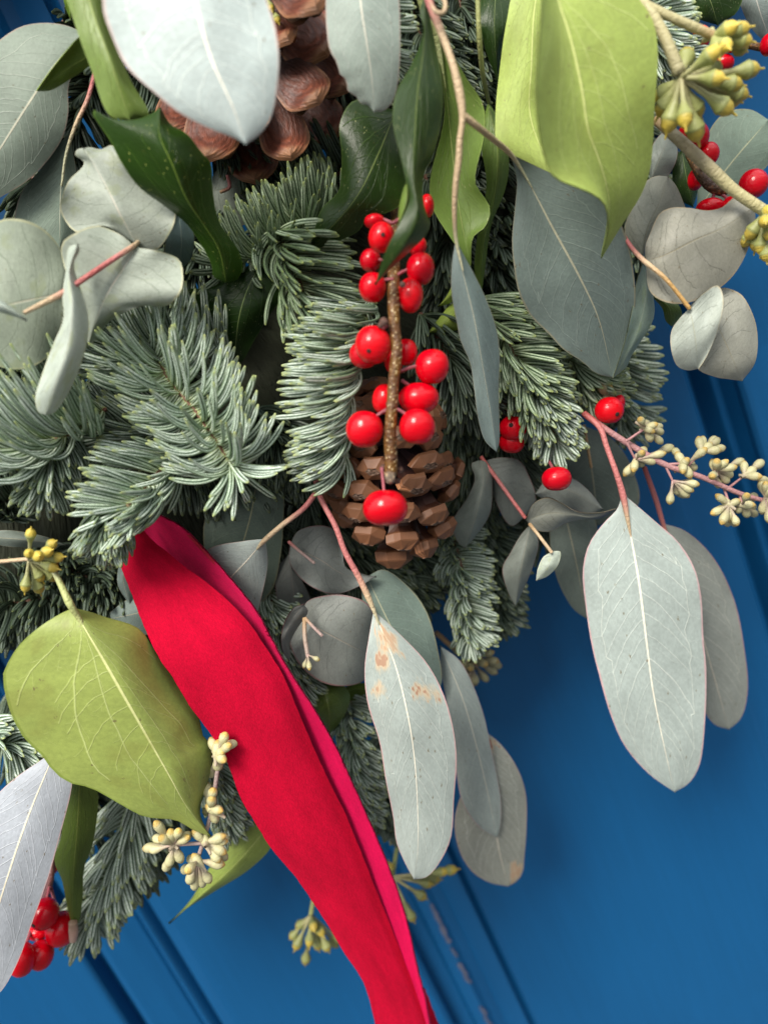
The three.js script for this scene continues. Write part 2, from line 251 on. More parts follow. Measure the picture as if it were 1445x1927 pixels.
// ---------------------------------------------------------------- the door
{
  const paint = new THREE.MeshPhysicalMaterial({ color: new THREE.Color().setRGB(0.006, 0.100, 0.272), roughness: 0.42, specularIntensity: 0.6,
    roughnessMap: canvasTex(512, 512, (g) => { g.fillStyle = '#fff'; g.fillRect(0, 0, 512, 512); }, (d, k, u, v) => { d[k] = d[k + 1] = d[k + 2] = 190 + 65 * fbm(u * 9, v * 9, 61); }),
    bumpMap: canvasTex(512, 512, (g) => { g.fillStyle = '#808080'; g.fillRect(0, 0, 512, 512); seed = 55; for (let i = 0; i < 40; i++) { g.fillStyle = `rgba(255,255,255,${rr(0.1, 0.5)})`; g.beginPath(); g.ellipse(rnd() * 512, rnd() * 512, rr(1, 4), rr(1, 3), rnd() * 3, 0, 7); g.fill(); } }, (d, k, u, v) => { d[k] = d[k + 1] = d[k + 2] = clamp(d[k] + 16 * (fbm(u * 30, v * 8, 71) - 0.5), 0, 255); }), bumpScale: 0.0004 });
  paint.map = canvasTex(1024, 1024, (g) => { g.fillStyle = '#e6e6e6'; g.fillRect(0, 0, 1024, 1024); seed = 77; for (let i = 0; i < 90; i++) { const x = rnd() * 1024, y = rnd() * 1024, r = rr(1, 4), q = g.createRadialGradient(x, y, 0, x, y, r); q.addColorStop(0, `rgba(255,255,255,${rr(0.3, 1)})`); q.addColorStop(1, 'rgba(255,255,255,0)'); g.fillStyle = q; g.fillRect(x - r, y - r, 2 * r, 2 * r); } }, (d, k, u, v) => { const f = 1 + 0.05 * (fbm(u * 14, v * 3, 81) - 0.5) + 0.03 * (vnoise(u * 220, v * 14, 82) - 0.5); for (let q = 0; q < 3; q++) d[k + q] = clamp(d[k + q] * f, 0, 255); }, true);
  paint.map.wrapS = paint.map.wrapT = THREE.RepeatWrapping;
  paint.bumpMap.wrapS = paint.bumpMap.wrapT = paint.roughnessMap.wrapS = paint.roughnessMap.wrapT = THREE.RepeatWrapping;
  const door = thing('door', 'glossy blue painted panel door with moulded grooves behind the wreath', 'door', V(0, EYE, 0));
  const Y0 = EYE - 0.75, Y1 = EYE + 0.5, BACK = -30;
  const bar = (name, pts, mat = paint) => { // profile [x, height] in mm, swept upright
    const s = new THREE.Shape(); s.moveTo(pts[0][0] * MM, BACK * MM); pts.forEach(([x, z]) => s.lineTo(x * MM, z * MM)); s.lineTo(pts[pts.length - 1][0] * MM, BACK * MM);
    const g = new THREE.ExtrudeGeometry(s, { depth: Y1 - Y0, bevelEnabled: false, steps: 1 }); g.rotateX(-Math.PI / 2).scale(1, 1, -1);
    const ix = g.index; if (!ix) { const p = g.attributes; for (const k of ['position', 'normal', 'uv']) { const a = p[k]; for (let i = 0; i < a.count; i += 3) for (let q = 0; q < a.itemSize; q++) { const t = a.array[(i + 1) * a.itemSize + q]; a.array[(i + 1) * a.itemSize + q] = a.array[(i + 2) * a.itemSize + q]; a.array[(i + 2) * a.itemSize + q] = t; } } }
    g.translate(0, Y0, 0);
    const p = g.attributes.position, uv = g.attributes.uv; for (let i = 0; i < p.count; i++) uv.setXY(i, p.getX(i) / 0.25, p.getY(i) / 0.25);
    g.computeVertexNormals(); return part(name, g, mat, door);
  };
  const arc = (x0, x1, z, hgt, n = 8) => Array.from({ length: n + 1 }, (_, i) => [lerp(x0, x1, i / n), z + hgt * Math.sin(Math.PI * i / n)]);
  bar('panel', [[-460, 0], [-168, 0], [-167, -0.3], [-166.2, -1.2]]);
  bar('groove', [[-166.19, -9], [-161.5, -8], [-160.01, -3]]);
  bar('moulding', [[-160, -1.2], [-158, -0.8], [-150, -2.6], [-144.5, -4.4], [-143.01, -6]]);
  bar('bead', arc(-143, -137.01, -5, 4.8));
  bar('stile', [[-137, -4], [-135.6, -1.4], [-131, 0], [-61, 0], [-58.5, -0.5], [-57.01, -2]]);
  bar('groove', [[-57, -9], [-51, -9], [-48.51, -4]]);
  bar('moulding', [[-48.5, -3.5], [-45.5, -1.6], [-43.5, -0.4], [-41.5, -2.8], [-38, -4.6], [-33, -2.4], [-29.51, -0.9]]);
  bar('groove', [[-29.5, -3.2], [-28.2, -4.2], [-26.61, -3.0]]);
  bar('panel', [[-26.6, -0.7], [-25.6, 0], [94.4, 0], [95.99, -0.4]]);
  bar('panel_edge', [[96, -1.4], [98, -1.6], [109.6, -1.2], [110.99, -2.4]]);
  bar('groove', [[111, -10], [115, -10], [116.69, -4]]);
  bar('bead', arc(116.7, 119.29, -4, 3.2));
  bar('groove', [[119.3, -11], [124.6, -11], [126.49, -5]]);
  bar('stile', [[126.5, -1.8], [127.5, -0.4], [129, 0], [430, 0]]);
  const worn = new THREE.MeshPhysicalMaterial({ color: new THREE.Color().setRGB(0.11, 0.115, 0.17), roughness: 0.8, bumpMap: barkBump, bumpScale: 0.0003 });
  seed = 401;
  for (const [y0, y1, dx, wd] of [[-139, -141, -0.3, 0.4], [-147, -158, 0, 0.9], [-158, -167, 0.2, 1.0], [-169, -174, 0.5, 0.7], [-177, -184, 1.0, 0.9], [-184, -188, 1.4, 0.7], [-200, -205, 0.6, 0.8], [-205, -211, 0.9, 0.6]]) {
    const n = 10, gx = Array.from({ length: n + 1 }, () => [rr(0.5, 1), rr(-0.3, 0.3)]);
    part('worn_paint', sheet((s, t) => { const q = gx[Math.round(t * n)], e = t < 0.05 || t > 0.95 ? 0.3 : 1, x = -43.6 + dx * (t - 0.5) + q[1] + s * wd * q[0] * e; return V(x * MM, EYE + lerp(y0, y1, t) * MM, (-0.25 - Math.abs(x + 43.5) * 0.42) * MM + 0.25 * MM); }, 6, n, 0.0004), worn, door, 'pale chipped strip of paint');
  }
}

// ---------------------------------------------------------------- leaves and stems
const leafCount = {};
function leaf(parent, tex, spec, tint, label) { return part('leaf', leafGeo(spec), leafMaterial(TEX[tex], tint), parent, label); }
const GREY = 'grey green eucalyptus leaves in the wreath', IVY = 'ivy leaves in the wreath';
const PINK = [0.50, 0.17, 0.16], CREAM = [0.56, 0.42, 0.26], TAN = [0.40, 0.26, 0.13], RED = [0.42, 0.10, 0.09], PALE = [0.5, 0.5, 0.32], OLIVE = [0.30, 0.34, 0.12];
const euc = (label, at) => thing('eucalyptus_sprig', label, 'eucalyptus', P(...at));
const ivy = (label, at) => thing('ivy_sprig', label, 'ivy', P(...at));
const stem = (parent, pts, cols, name = 'stem') => part(name, stemGeo(pts, cols), stemMat, parent);
seed = 1001;
{ // blurred leaf nearest the viewer
  const o = euc('huge pale blurred eucalyptus leaf hanging over the upper brown cone, closest to the viewer', [350, -120, 104]);
  leaf(o, 'gum', { M: [[340, -130, 102], [368, 0, 105], [398, 110, 106], [440, 205, 106], [463, 272, 105]], L: [[235, -110], [193, 0], [216, 80], [239, 126], [286, 170], [335, 210], [398, 243], [440, 259]], R: [[470, -100], [502, 0], [516, 43], [525, 100], [523, 153], [516, 200], [506, 230], [484, 257]], a: 3, b: 3 }, [1.3, 1.33, 1.35]);
}
{
  const o = euc('pale eucalyptus leaf with a ragged torn tip, hanging at top between cone and ivy', [670, -140, 84]);
  leaf(o, 'gumTwo', { M: [[668, -140, 84], [678, 0, 88], [690, 80, 89], [700, 150, 88], [704, 212, 86]], L: [[622, -90], [613, 0], [615, 60], [621, 95], [634, 118], [640, 140], [651, 150], [655, 172], [669, 180], [678, 194], [692, 199]], R: [[740, -90], [751, 0], [753, 80], [752, 120], [747, 165], [737, 193], [722, 209]], wave: 0.3, a: 2, b: 2.5 }, [0.88, 0.9, 0.9]);
}
{ // top left pair
  const o = euc('two broad grey eucalyptus leaves on a red petiole at the upper left edge', [160, 62, 60]);
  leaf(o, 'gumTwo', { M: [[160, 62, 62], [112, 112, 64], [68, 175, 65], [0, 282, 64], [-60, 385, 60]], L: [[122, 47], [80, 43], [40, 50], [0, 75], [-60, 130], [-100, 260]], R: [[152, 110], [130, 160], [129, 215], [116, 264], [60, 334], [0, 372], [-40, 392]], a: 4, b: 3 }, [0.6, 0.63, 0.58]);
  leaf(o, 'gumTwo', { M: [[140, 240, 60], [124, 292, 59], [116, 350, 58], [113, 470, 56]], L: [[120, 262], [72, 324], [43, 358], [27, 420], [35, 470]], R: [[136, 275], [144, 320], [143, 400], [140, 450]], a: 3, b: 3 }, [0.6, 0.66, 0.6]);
  stem(o, [[184, 112, 58, 3.5], [166, 185, 61, 4], [142, 238, 61.5, 4], [125, 292, 60.5, 3], [117, 350, 59.5, 2.2]], [RED, PINK, CREAM, PALE, PALE], 'petiole');
}
{
  const o = ivy('small bright olive leaf folded in two beside the upper left eucalyptus leaf', [175, 97, 72]);
  leaf(o, 'ivyMid', { M: [[176, 100, 73], [125, 132, 72], [71, 172, 70]], L: [[158, 68], [128, 96], [96, 136]], R: [[171, 120], [134, 148], [96, 170]], a: -3, b: 2, nv: 24, nu: 12 }, [1.15, 1.2, 0.7]);
}
{ // silver dollar spray, left
  const o = euc('silvery round-leaved eucalyptus spray on a red stem at the left', [-40, 620, 84]);
  leaf(o, 'round', { M: [[258, 461, 82], [230, 410, 83], [195, 340, 81], [158, 278, 78]], L: [[236, 447], [192, 424], [143, 436], [119, 408], [113, 390], [117, 372], [130, 340], [156, 314], [159, 305], [142, 292], [145, 282]], R: [[288, 474], [318, 442], [331, 400], [302, 340], [250, 300], [212, 273], [190, 281], [172, 277]], a: 4, b: 3, wave: 2.2, cup: -1 }, [0.86, 0.87, 0.86], 'round leaf scarred with green patches');
  leaf(o, 'round', { M: [[256, 465, 84], [236, 500, 86], [207, 545, 87], [186, 590, 85], [167, 649, 80]], L: [[226, 441], [180, 425], [141, 439], [117, 458], [121, 500], [141, 545], [156, 600]], R: [[298, 473], [338, 489], [345, 520], [340, 550], [314, 576], [270, 575], [232, 590], [202, 610], [177, 642]], a: 2, b: 1, wave: 1.6, waves: 3.1 }, [0.88, 0.9, 0.88]);
  leaf(o, 'round', { M: [[118, 552, 84], [70, 562, 85], [0, 577, 85], [-60, 588, 82]], L: [[124, 500], [104, 452], [62, 419], [10, 412], [-40, 440], [-70, 520]], R: [[116, 610], [102, 658], [62, 690], [10, 693], [-40, 665], [-70, 630]], a: 2, b: 3, wave: 1.4 }, [0.66, 0.7, 0.63]);
  leaf(o, 'round', { M: [[147, 459, 92], [131, 512, 91], [137, 570, 94], [130, 645, 95], [106, 720, 95], [86, 781, 93]], L: [[130, 466], [124, 512], [118, 555], [120, 600], [100, 650], [76, 716], [67, 750], [74, 776]], R: [[151, 470], [140, 496], [150, 536], [164, 580], [168, 620], [155, 680], [126, 745], [102, 777]], a: 2, b: 4, wave: 0.6 }, [1.12, 1.16, 1.16], 'narrow white-backed leaf seen nearly edge on');
  leaf(o, 'round', { M: [[-30, 558, 96], [12, 579, 97], [52, 603, 96]], L: [[-20, 580], [8, 590]], R: [[-10, 560], [20, 575]], a: 2, b: 2, nv: 16, nu: 8, wave: 0.2 }, [1, 1.05, 1.08]);
  stem(o, [[264, 453, 79.5, 3.5], [250, 464, 85, 4.8], [200, 497, 88.5, 5.2], [148, 532, 90, 5.5], [116, 553, 91, 5.8], [46, 589, 95, 4]], [CREAM, CREAM, PINK, RED, PINK, CREAM, CREAM]);
}
{
  const o = euc('curled blue grey leaf tucked between the silvery spray and dark ivy', [335, 400, 68]);
  leaf(o, 'dark', { M: [[336, 398, 68], [342, 450, 72], [338, 506, 68]], L: [[318, 436], [311, 480], [320, 503]], R: [[356, 420], [366, 445], [358, 492]], a: -3, b: 5, nv: 22, nu: 12 }, [0.85, 1, 1.05]);
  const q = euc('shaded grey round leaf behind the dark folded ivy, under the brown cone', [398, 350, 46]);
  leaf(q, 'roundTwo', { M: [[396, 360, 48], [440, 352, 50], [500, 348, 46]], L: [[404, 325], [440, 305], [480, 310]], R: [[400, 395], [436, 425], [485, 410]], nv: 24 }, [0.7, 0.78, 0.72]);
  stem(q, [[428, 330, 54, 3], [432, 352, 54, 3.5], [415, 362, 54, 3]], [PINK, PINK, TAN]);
}
{ // right round-leaved spray
  const o = euc('round-leaved grey eucalyptus spray with orange stem at the right over the blue door', [1170, 440, 76]);
  leaf(o, 'roundTwo', { M: [[1214, 492, 81], [1250, 480, 84], [1310, 450, 86], [1360, 428, 85], [1420, 389, 82]], L: [[1214, 462], [1224, 436], [1240, 402], [1262, 391], [1295, 391], [1329, 396], [1356, 391], [1384, 370], [1402, 374]], R: [[1222, 548], [1245, 566], [1279, 572], [1312, 564], [1356, 540], [1383, 513], [1406, 470], [1420, 420]], a: 5, b: 2, wave: 1.2 }, [0.78, 0.76, 0.71]);
  leaf(o, 'roundTwo', { M: [[1206, 491, 74], [1218, 430, 75], [1240, 382, 74], [1256, 332, 70]], L: [[1182, 465], [1175, 428], [1190, 390], [1214, 342], [1235, 331]], R: [[1226, 462], [1268, 436], [1290, 400], [1284, 378], [1270, 347]], a: 3, b: 4 }, [0.72, 0.74, 0.68]);
  leaf(o, 'roundTwo', { M: [[1297, 580, 87], [1304, 615, 88], [1309, 650, 88], [1313, 694, 85]], L: [[1279, 598], [1263, 622], [1262, 656], [1274, 689], [1294, 697]], R: [[1320, 555], [1350, 537], [1360, 560], [1353, 610], [1331, 666]], a: 4, b: -1.5, wave: 0.5 }, [1.22, 1.32, 1.3], 'small pale heart-shaped leaf at the stem tip');
  leaf(o, 'roundTwo', { M: [[1338, 590, 82], [1362, 640, 84], [1384, 690, 83], [1396, 717, 80]], L: [[1318, 640], [1311, 692], [1344, 709], [1374, 714]], R: [[1352, 543], [1391, 552], [1413, 585], [1424, 625], [1420, 682]], a: 2, b: 3 }, [0.96, 0.95, 0.9]);
  leaf(o, 'slate', { M: [[1224, 340, 60], [1243, 292, 61], [1264, 248, 58]], L: [[1219, 310], [1226, 275], [1246, 250]], R: [[1254, 332], [1273, 298], [1272, 266]], nv: 20, nu: 12 }, [0.8, 0.85, 0.8]);
  stem(o, [[1168, 436, 74, 3.4], [1190, 468, 79, 4], [1210, 490, 83.5, 5], [1252, 525, 86.5, 3.8], [1297, 581, 87.8, 4.2]], [RED, PINK, CREAM, [0.5, 0.3, 0.1], [0.5, 0.3, 0.1]]);
}
{ // big drooping leaves from the branching pink stem
  const o = euc('branching pink eucalyptus stem at top centre carrying a broad and a narrow drooping leaf', [806, -10, 92]);
  leaf(o, 'dark', { M: [[961, 291, 82], [986, 328, 79], [1040, 430, 77], [1092, 525, 76], [1126, 600, 74], [1152, 711, 70]], L: [[972, 340], [969, 386], [963, 453], [967, 503], [977, 554], [1000, 597], [1030, 626], [1060, 658], [1094, 680], [1121, 702]], R: [[1020, 318], [1100, 355], [1140, 380], [1172, 430], [1188, 490], [1195, 560], [1186, 630], [1170, 685]], a: 2, b: -1, wave: 0.6 }, [0.85, 0.86, 0.87]);
  leaf(o, 'round', { M: [[1212, 490, 70], [1214, 560, 73], [1192, 640, 75], [1154, 711, 71]], L: [[1198, 530], [1190, 580], [1174, 650]], R: [[1229, 560], [1229, 600], [1200, 650], [1186, 672], [1180, 688]], a: -2, b: 3, nv: 26, nu: 12 }, [0.72, 0.86, 0.82], 'leaf turned edge on');
  leaf(o, 'dark', { M: [[857, 450, 89], [870, 510, 89], [892, 600, 87], [908, 690, 84], [922, 770, 81], [934, 851, 78]], L: [[850, 498], [849, 548], [859, 605], [867, 643], [884, 682], [892, 733], [899, 786], [912, 829]], R: [[879, 492], [908, 548], [933, 615], [940, 666], [938, 733], [939, 833]], a: 1.5, b: 5, wave: 0.4 }, [1.35, 1.38, 1.45]);
  stem(o, [[796, -40, 92, 7.5], [806, 0, 93, 7.5], [832, 66, 94, 7.2], [855, 133, 95, 7], [870, 215, 95, 8.5], [865, 265, 94.5, 6], [863, 300, 94, 6.6], [857, 349, 93, 6], [855, 400, 91.5, 4.6], [858, 452, 89.5, 3.6], [871, 510, 89.6, 1.6]], [PINK, PINK, CREAM, CREAM, CREAM, CREAM, CREAM, CREAM, CREAM, PALE, PALE]);
  stem(o, [[870, 216, 95, 7], [899, 239, 93, 6], [930, 264, 88, 5.6], [961, 291, 82.5, 5], [980, 318, 79.8, 3.2], [1002, 356, 78, 1.2]], [CREAM, CREAM, CREAM, CREAM, PALE, PALE]);
  stem(o, [[806, -2, 96, 4], [820, 22, 97, 4], [833, 24, 97, 4], [838, 8, 96, 4], [828, -12, 94, 4]], [PINK, CREAM, CREAM, CREAM, PINK], 'tendril');
}
{ // front bottom leaf
  const o = euc('forked pink stem below the cone with a long pale leaf marked by tan scars', [592, 860, 72]);
  leaf(o, 'stained', { M: [[703, 1148, 82], [722, 1195, 84], [745, 1255, 85], [768, 1350, 85], [780, 1430, 83], [786, 1530, 80], [786, 1600, 78], [779, 1655, 76]], L: [[694, 1200], [686, 1257], [691, 1321], [714, 1396], [725, 1464], [740, 1540], [746, 1585], [763, 1626]], R: [[759, 1200], [801, 1245], [831, 1298], [850, 1358], [859, 1426], [854, 1502], [848, 1577], [827, 1623], [803, 1650]], a: 2, b: 3, wave: 0.5 }, [1.04, 1.06, 1.05]);
  leaf(o, 'gum', { M: [[500, 1014, 80], [462, 1058, 73], [430, 1092, 66], [380, 1160, 60]], L: [[460, 1018], [392, 1034], [345, 1085]], R: [[504, 1060], [493, 1120], [476, 1172], [430, 1200]], a: 2, b: 4 }, [0.86, 0.88, 0.88]);
  stem(o, [[594, 860, 70, 4.5], [598, 922, 76, 5.5], [633, 995, 80, 5.4], [649, 1038, 81, 5.6], [676, 1088, 82, 6], [699, 1138, 82.6, 6.5], [714, 1176, 83.2, 1.5]], [RED, PINK, PINK, PINK, PINK, CREAM, PALE]);
  stem(o, [[598, 922, 76, 5.5], [573, 955, 79, 5], [530, 989, 81, 5], [500, 1015, 80, 5], [480, 1038, 75.6, 1.4]], [PINK, PINK, CREAM, CREAM, PALE]);
}
{
  const o = euc('large shadowed eucalyptus leaf behind the pink fork, left of the lower cone', [480, 905, 58]);
  leaf(o, 'dark', { M: [[484, 900, 58], [472, 970, 60], [452, 1040, 60], [424, 1130, 56]], L: [[430, 915], [398, 950], [384, 985], [390, 1060]], R: [[528, 910], [533, 990], [526, 1060], [512, 1110], [470, 1150]], a: 3, b: 3 }, [0.82, 0.86, 0.76]);
  const p = euc('middle of three overlapping grey leaves hanging behind the scarred leaf', [828, 1215, 50]);
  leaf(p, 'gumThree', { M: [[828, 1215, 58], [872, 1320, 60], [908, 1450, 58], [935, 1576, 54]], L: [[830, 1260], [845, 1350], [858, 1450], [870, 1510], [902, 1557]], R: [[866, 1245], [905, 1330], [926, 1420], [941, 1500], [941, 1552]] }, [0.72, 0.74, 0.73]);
  const q = euc('lowest grey leaf with a rusty upper edge, hanging in front of the blue door', [905, 1375, 50]);
  leaf(q, 'rusty', { M: [[905, 1372, 52], [925, 1480, 53], [937, 1590, 50], [956, 1668, 46]], L: [[872, 1480], [855, 1545], [864, 1600], [888, 1640], [922, 1661]], R: [[936, 1395], [970, 1440], [988, 1490], [990, 1560], [986, 1612], [983, 1640], [972, 1658]], a: 3, b: 3, wave: 0.6 }, [0.78, 0.76, 0.74]);
  const r = euc('grey green leaf directly behind the scarred leaf, just under the cone', [690, 1085, 60]);
  leaf(r, 'dark', { M: [[690, 1085, 64], [716, 1140, 66], [755, 1220, 66], [800, 1320, 62]], L: [[680, 1110], [690, 1160], [704, 1220], [745, 1310]], R: [[722, 1072], [772, 1108], [802, 1150], [823, 1220], [829, 1290]] }, [1.0, 1.06, 1.0]);
}
// club-shaped eucalyptus buds and cup-shaped ivy buds
const clubPts = [[0.28, 0], [0.36, 0.22], [0.58, 0.42], [0.84, 0.64], [0.92, 0.80], [0.86, 0.94], [0.72, 1.0], [0.70, 1.03], [0.46, 1.12], [0.16, 1.19], [0.001, 1.2]], cupPts = [[0.30, 0], [0.34, 0.35], [0.6, 0.6], [1.0, 0.86], [1.02, 0.92], [0.9, 0.97], [0.82, 1.1], [0.45, 1.22], [0.16, 1.27], [0.1, 1.42], [0.001, 1.44]];
function budGeo(from, to, r, kind, tone = 1) {
  const ax = to.clone().sub(from), L = ax.length(), shape = kind === 'club' ? clubPts : cupPts; ax.normalize();
  const g = new THREE.LatheGeometry(shape.map(([x, y]) => new THREE.Vector2(x * r, y * L / 1.2)), 10);
  const c = [], p = g.attributes.position; const k1 = kind === 'club' ? [0.47, 0.45, 0.25] : [0.30, 0.33, 0.11], k2 = kind === 'club' ? [0.52, 0.36, 0.10] : [0.60, 0.46, 0.07], k0 = kind === 'club' ? [0.36, 0.30, 0.22] : [0.36, 0.35, 0.17];
  const v = rr(0.85, 1.1) * tone;
  for (let i = 0; i < p.count; i++) { const t = p.getY(i) / L; const a = kind === 'club' ? smooth(0.80, 0.9, t) : smooth(0.76, 0.84, t), b = smooth(0.1, 0.6, t); for (let q = 0; q < 3; q++) c.push(v * lerp(lerp(k0[q], k1[q], b), k2[q], a)); }
  g.setAttribute('color', new THREE.Float32BufferAttribute(c, 3));
  g.applyQuaternion(new THREE.Quaternion().setFromUnitVectors(V(0, 1, 0), ax)); g.translate(from.x, from.y, from.z); return g;
}
// buds [x, y, dh?] set round a hub [x, y, h]
function buds(o, hub, list, kind, rpx, tone, stalk = 0.45) {
  const c = P(...hub);
  if (kind === 'club' && list.length > 3) list = [...list, ...list.filter((_, i) => i % 5 < 3).map(([x, y]) => [x + rr(-16, 16), y + rr(-14, 14), rr(-7, -2)])];
  for (const [x, y, dh] of list) {
    const e = P(x, y, hub[2] + (dh ?? rr(-3, 3))), k = pxSize(e), r = rpx * k * rr(0.9, 1.1);
    let from = c.clone().lerp(e, stalk);
    const L = e.distanceTo(from); if (L < 3.6 * r) from = e.clone().addScaledVector(e.clone().sub(c).normalize(), -4.4 * r);
    { const lim = (kind === 'club' ? 5.6 : 4.4) * r, d = e.distanceTo(from); if (d > lim) from = e.clone().addScaledVector(e.clone().sub(c).normalize(), -lim); }
    const b = part('bud', budGeo(from, e, r, kind, tone), budMat, o);
    const st = from.clone().addScaledVector(e.clone().sub(from), 0.12);
    if (c.distanceTo(st) > r * 0.6) part('stalk', tube([c, st], [r * 0.3, r * 0.27], kind === 'club' ? [[0.40, 0.24, 0.22], [0.45, 0.38, 0.28]] : [[0.36, 0.33, 0.18], [0.37, 0.36, 0.16]], 6, 3), budMat, o);
  }
}
seed = 2002;
{ // right spray with seed buds and the largest hanging leaf
  const o = euc('eucalyptus branch with yellow seed buds and two long hanging leaves, right over the door', [1095, 775, 62]);
  leaf(o, 'gumThree', { M: [[1170, 928, 70], [1185, 1000, 71], [1201, 1090, 72], [1215, 1200, 72], [1228, 1300, 71], [1248, 1400, 69], [1269, 1491, 66]], L: [[1161, 957], [1134, 986], [1107, 1026], [1096, 1076], [1101, 1137], [1112, 1210], [1126, 1268], [1149, 1347], [1175, 1404], [1220, 1456]], R: [[1195, 949], [1238, 986], [1272, 1016], [1302, 1060], [1317, 1110], [1323, 1204], [1328, 1257], [1325, 1370], [1315, 1441], [1297, 1472]], a: 2, b: 2.5, wave: 0.5 }, [1.05, 1.07, 1.05], 'long pale leaf with white veins');
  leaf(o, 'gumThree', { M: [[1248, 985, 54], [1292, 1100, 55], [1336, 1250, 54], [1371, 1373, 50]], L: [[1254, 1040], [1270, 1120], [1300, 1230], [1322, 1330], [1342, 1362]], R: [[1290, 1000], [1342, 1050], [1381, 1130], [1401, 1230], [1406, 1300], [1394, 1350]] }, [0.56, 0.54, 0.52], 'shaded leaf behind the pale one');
  stem(o, [[1098, 778, 62, 6], [1128, 805, 66, 5.5], [1141, 841, 68, 5.2], [1158, 888, 70, 5.5], [1170, 926, 70.6, 6.5], [1180, 975, 71.0, 4], [1188, 1020, 70.9, 1]], [RED, PINK, PINK, PINK, PINK, CREAM, CREAM], 'petiole');
  stem(o, [[1212, 880, 65, 4.5], [1235, 945, 58, 5], [1250, 995, 54.8, 4.5], [1268, 1040, 54.6, 1]], [RED, PINK, PINK, TAN], 'petiole');
  const rach = [0.42, 0.22, 0.22];
  stem(o, [[1098, 778, 62, 6], [1135, 805, 65, 6], [1180, 834, 67, 6], [1250, 874, 69, 5.5], [1320, 898, 70, 5], [1395, 930, 70, 4.6], [1470, 950, 69, 4]], [RED, rach, rach, rach, rach, rach, rach]);
  const clus = [
    [[1178, 830], [1215, 805, 69], [[1202, 786], [1238, 797], [1232, 814], [1225, 832], [1246, 835]]],
    [[1178, 832], [1195, 865, 69], [[1210, 850, 6], [1210, 876], [1191, 889], [1173, 897], [1236, 868], [1253, 852]]],
    [[1250, 874], [1285, 872, 70], [[1271, 850], [1296, 861], [1309, 882], [1300, 901], [1284, 892]]],
    [[1250, 874], [1265, 905, 70], [[1316, 912], [1296, 936], [1276, 930], [1259, 950], [1290, 920], [1305, 925]]],
    [[1285, 885], [1320, 850, 71], [[1322, 820], [1353, 825], [1357, 846], [1339, 833], [1330, 842]]],
    [[1330, 900], [1345, 885, 71], [[1349, 864], [1370, 865], [1387, 878], [1377, 895], [1339, 898, 7], [1370, 908], [1352, 918]]],
    [[1370, 918], [1400, 895, 71], [[1399, 867], [1421, 880], [1434, 897], [1410, 890]]],
    [[1360, 915], [1372, 950, 71], [[1336, 968], [1356, 988], [1373, 983], [1387, 990], [1393, 940], [1345, 930]]],
    [[1390, 928], [1395, 950, 71], [[1407, 973], [1421, 950], [1406, 930, 6], [1385, 965]]],
    [[1430, 942], [1440, 935, 71], [[1440, 905], [1452, 915], [1446, 985], [1462, 960], [1432, 968]]]];
  for (const [b, hub, list] of clus) { part('stalk', tube([P(b[0], b[1], 69), P(...hub)], [0.00035, 0.0003], [rach, rach], 6, 3), budMat, o); buds(o, hub, list, 'club', 8.8, 1, 0.3); }
  // tan bud cluster above the berry
  buds(o, [1140, 745, 60], [[1128, 722], [1150, 724], [1168, 738], [1172, 750], [1155, 758], [1140, 764]], 'club', 9, 0.7, 0.3);
}
{
  const o = euc('cluster of yellow-tipped cream seed buds between the large ivy leaf and the ribbon', [400, 1470, 80]);
  const rach = [0.40, 0.30, 0.28];
  stem(o, [[418, 1380, 82, 3.5], [408, 1460, 83, 4], [395, 1540, 83, 4], [372, 1619, 84, 4]], [rach, rach, rach]);
  for (const [hub, list] of [[[408, 1420, 84], [[426, 1378], [411, 1391], [435, 1400], [423, 1412], [425, 1434], [411, 1450]]], [[396, 1520, 84], [[402, 1483], [400, 1499], [387, 1514], [420, 1527], [408, 1548]]], [[388, 1586, 84.5], [[426, 1572], [430, 1583, -1], [427, 1607], [415, 1624], [362, 1562], [380, 1565]]], [[328, 1590, 85], [[300, 1575, 3], [281, 1601], [317, 1632], [343, 1624], [291, 1545], [338, 1560], [357, 1573], [320, 1560]]], [[372, 1619, 85.5], [[351, 1642, 6], [355, 1663], [397, 1662], [419, 1622], [424, 1628, -1], [362, 1606]]]]) buds(o, hub, list, 'club', 10, 1.15, 0.3);
  part('stalk', tube([P(388, 1586, 84), P(328, 1590, 85)], [0.0005, 0.0004], [rach, rach], 6, 4), budMat, o);
  const q = euc('blurred tan seed bud cluster hanging behind the overlapping grey leaves', [850, 1200, 36]);
  stem(q, [[820, 1190, 38, 5], [860, 1225, 42, 5], [900, 1250, 44, 5]], [TAN, TAN, TAN]);
  buds(q, [885, 1240, 44], [[850, 1218], [870, 1212], [895, 1208], [915, 1212], [930, 1226], [940, 1245], [936, 1268], [918, 1283], [895, 1290], [875, 1282], [862, 1262], [905, 1235, 6], [885, 1262, 6], [918, 1252, 5], [885, 1300]], 'club', 9, 0.62, 0.35);
  buds(q, [800, 1080, 40], [[790, 1060], [812, 1062], [785, 1085], [770, 1075]], 'club', 9, 0.5, 0.35);
}
seed = 3003;
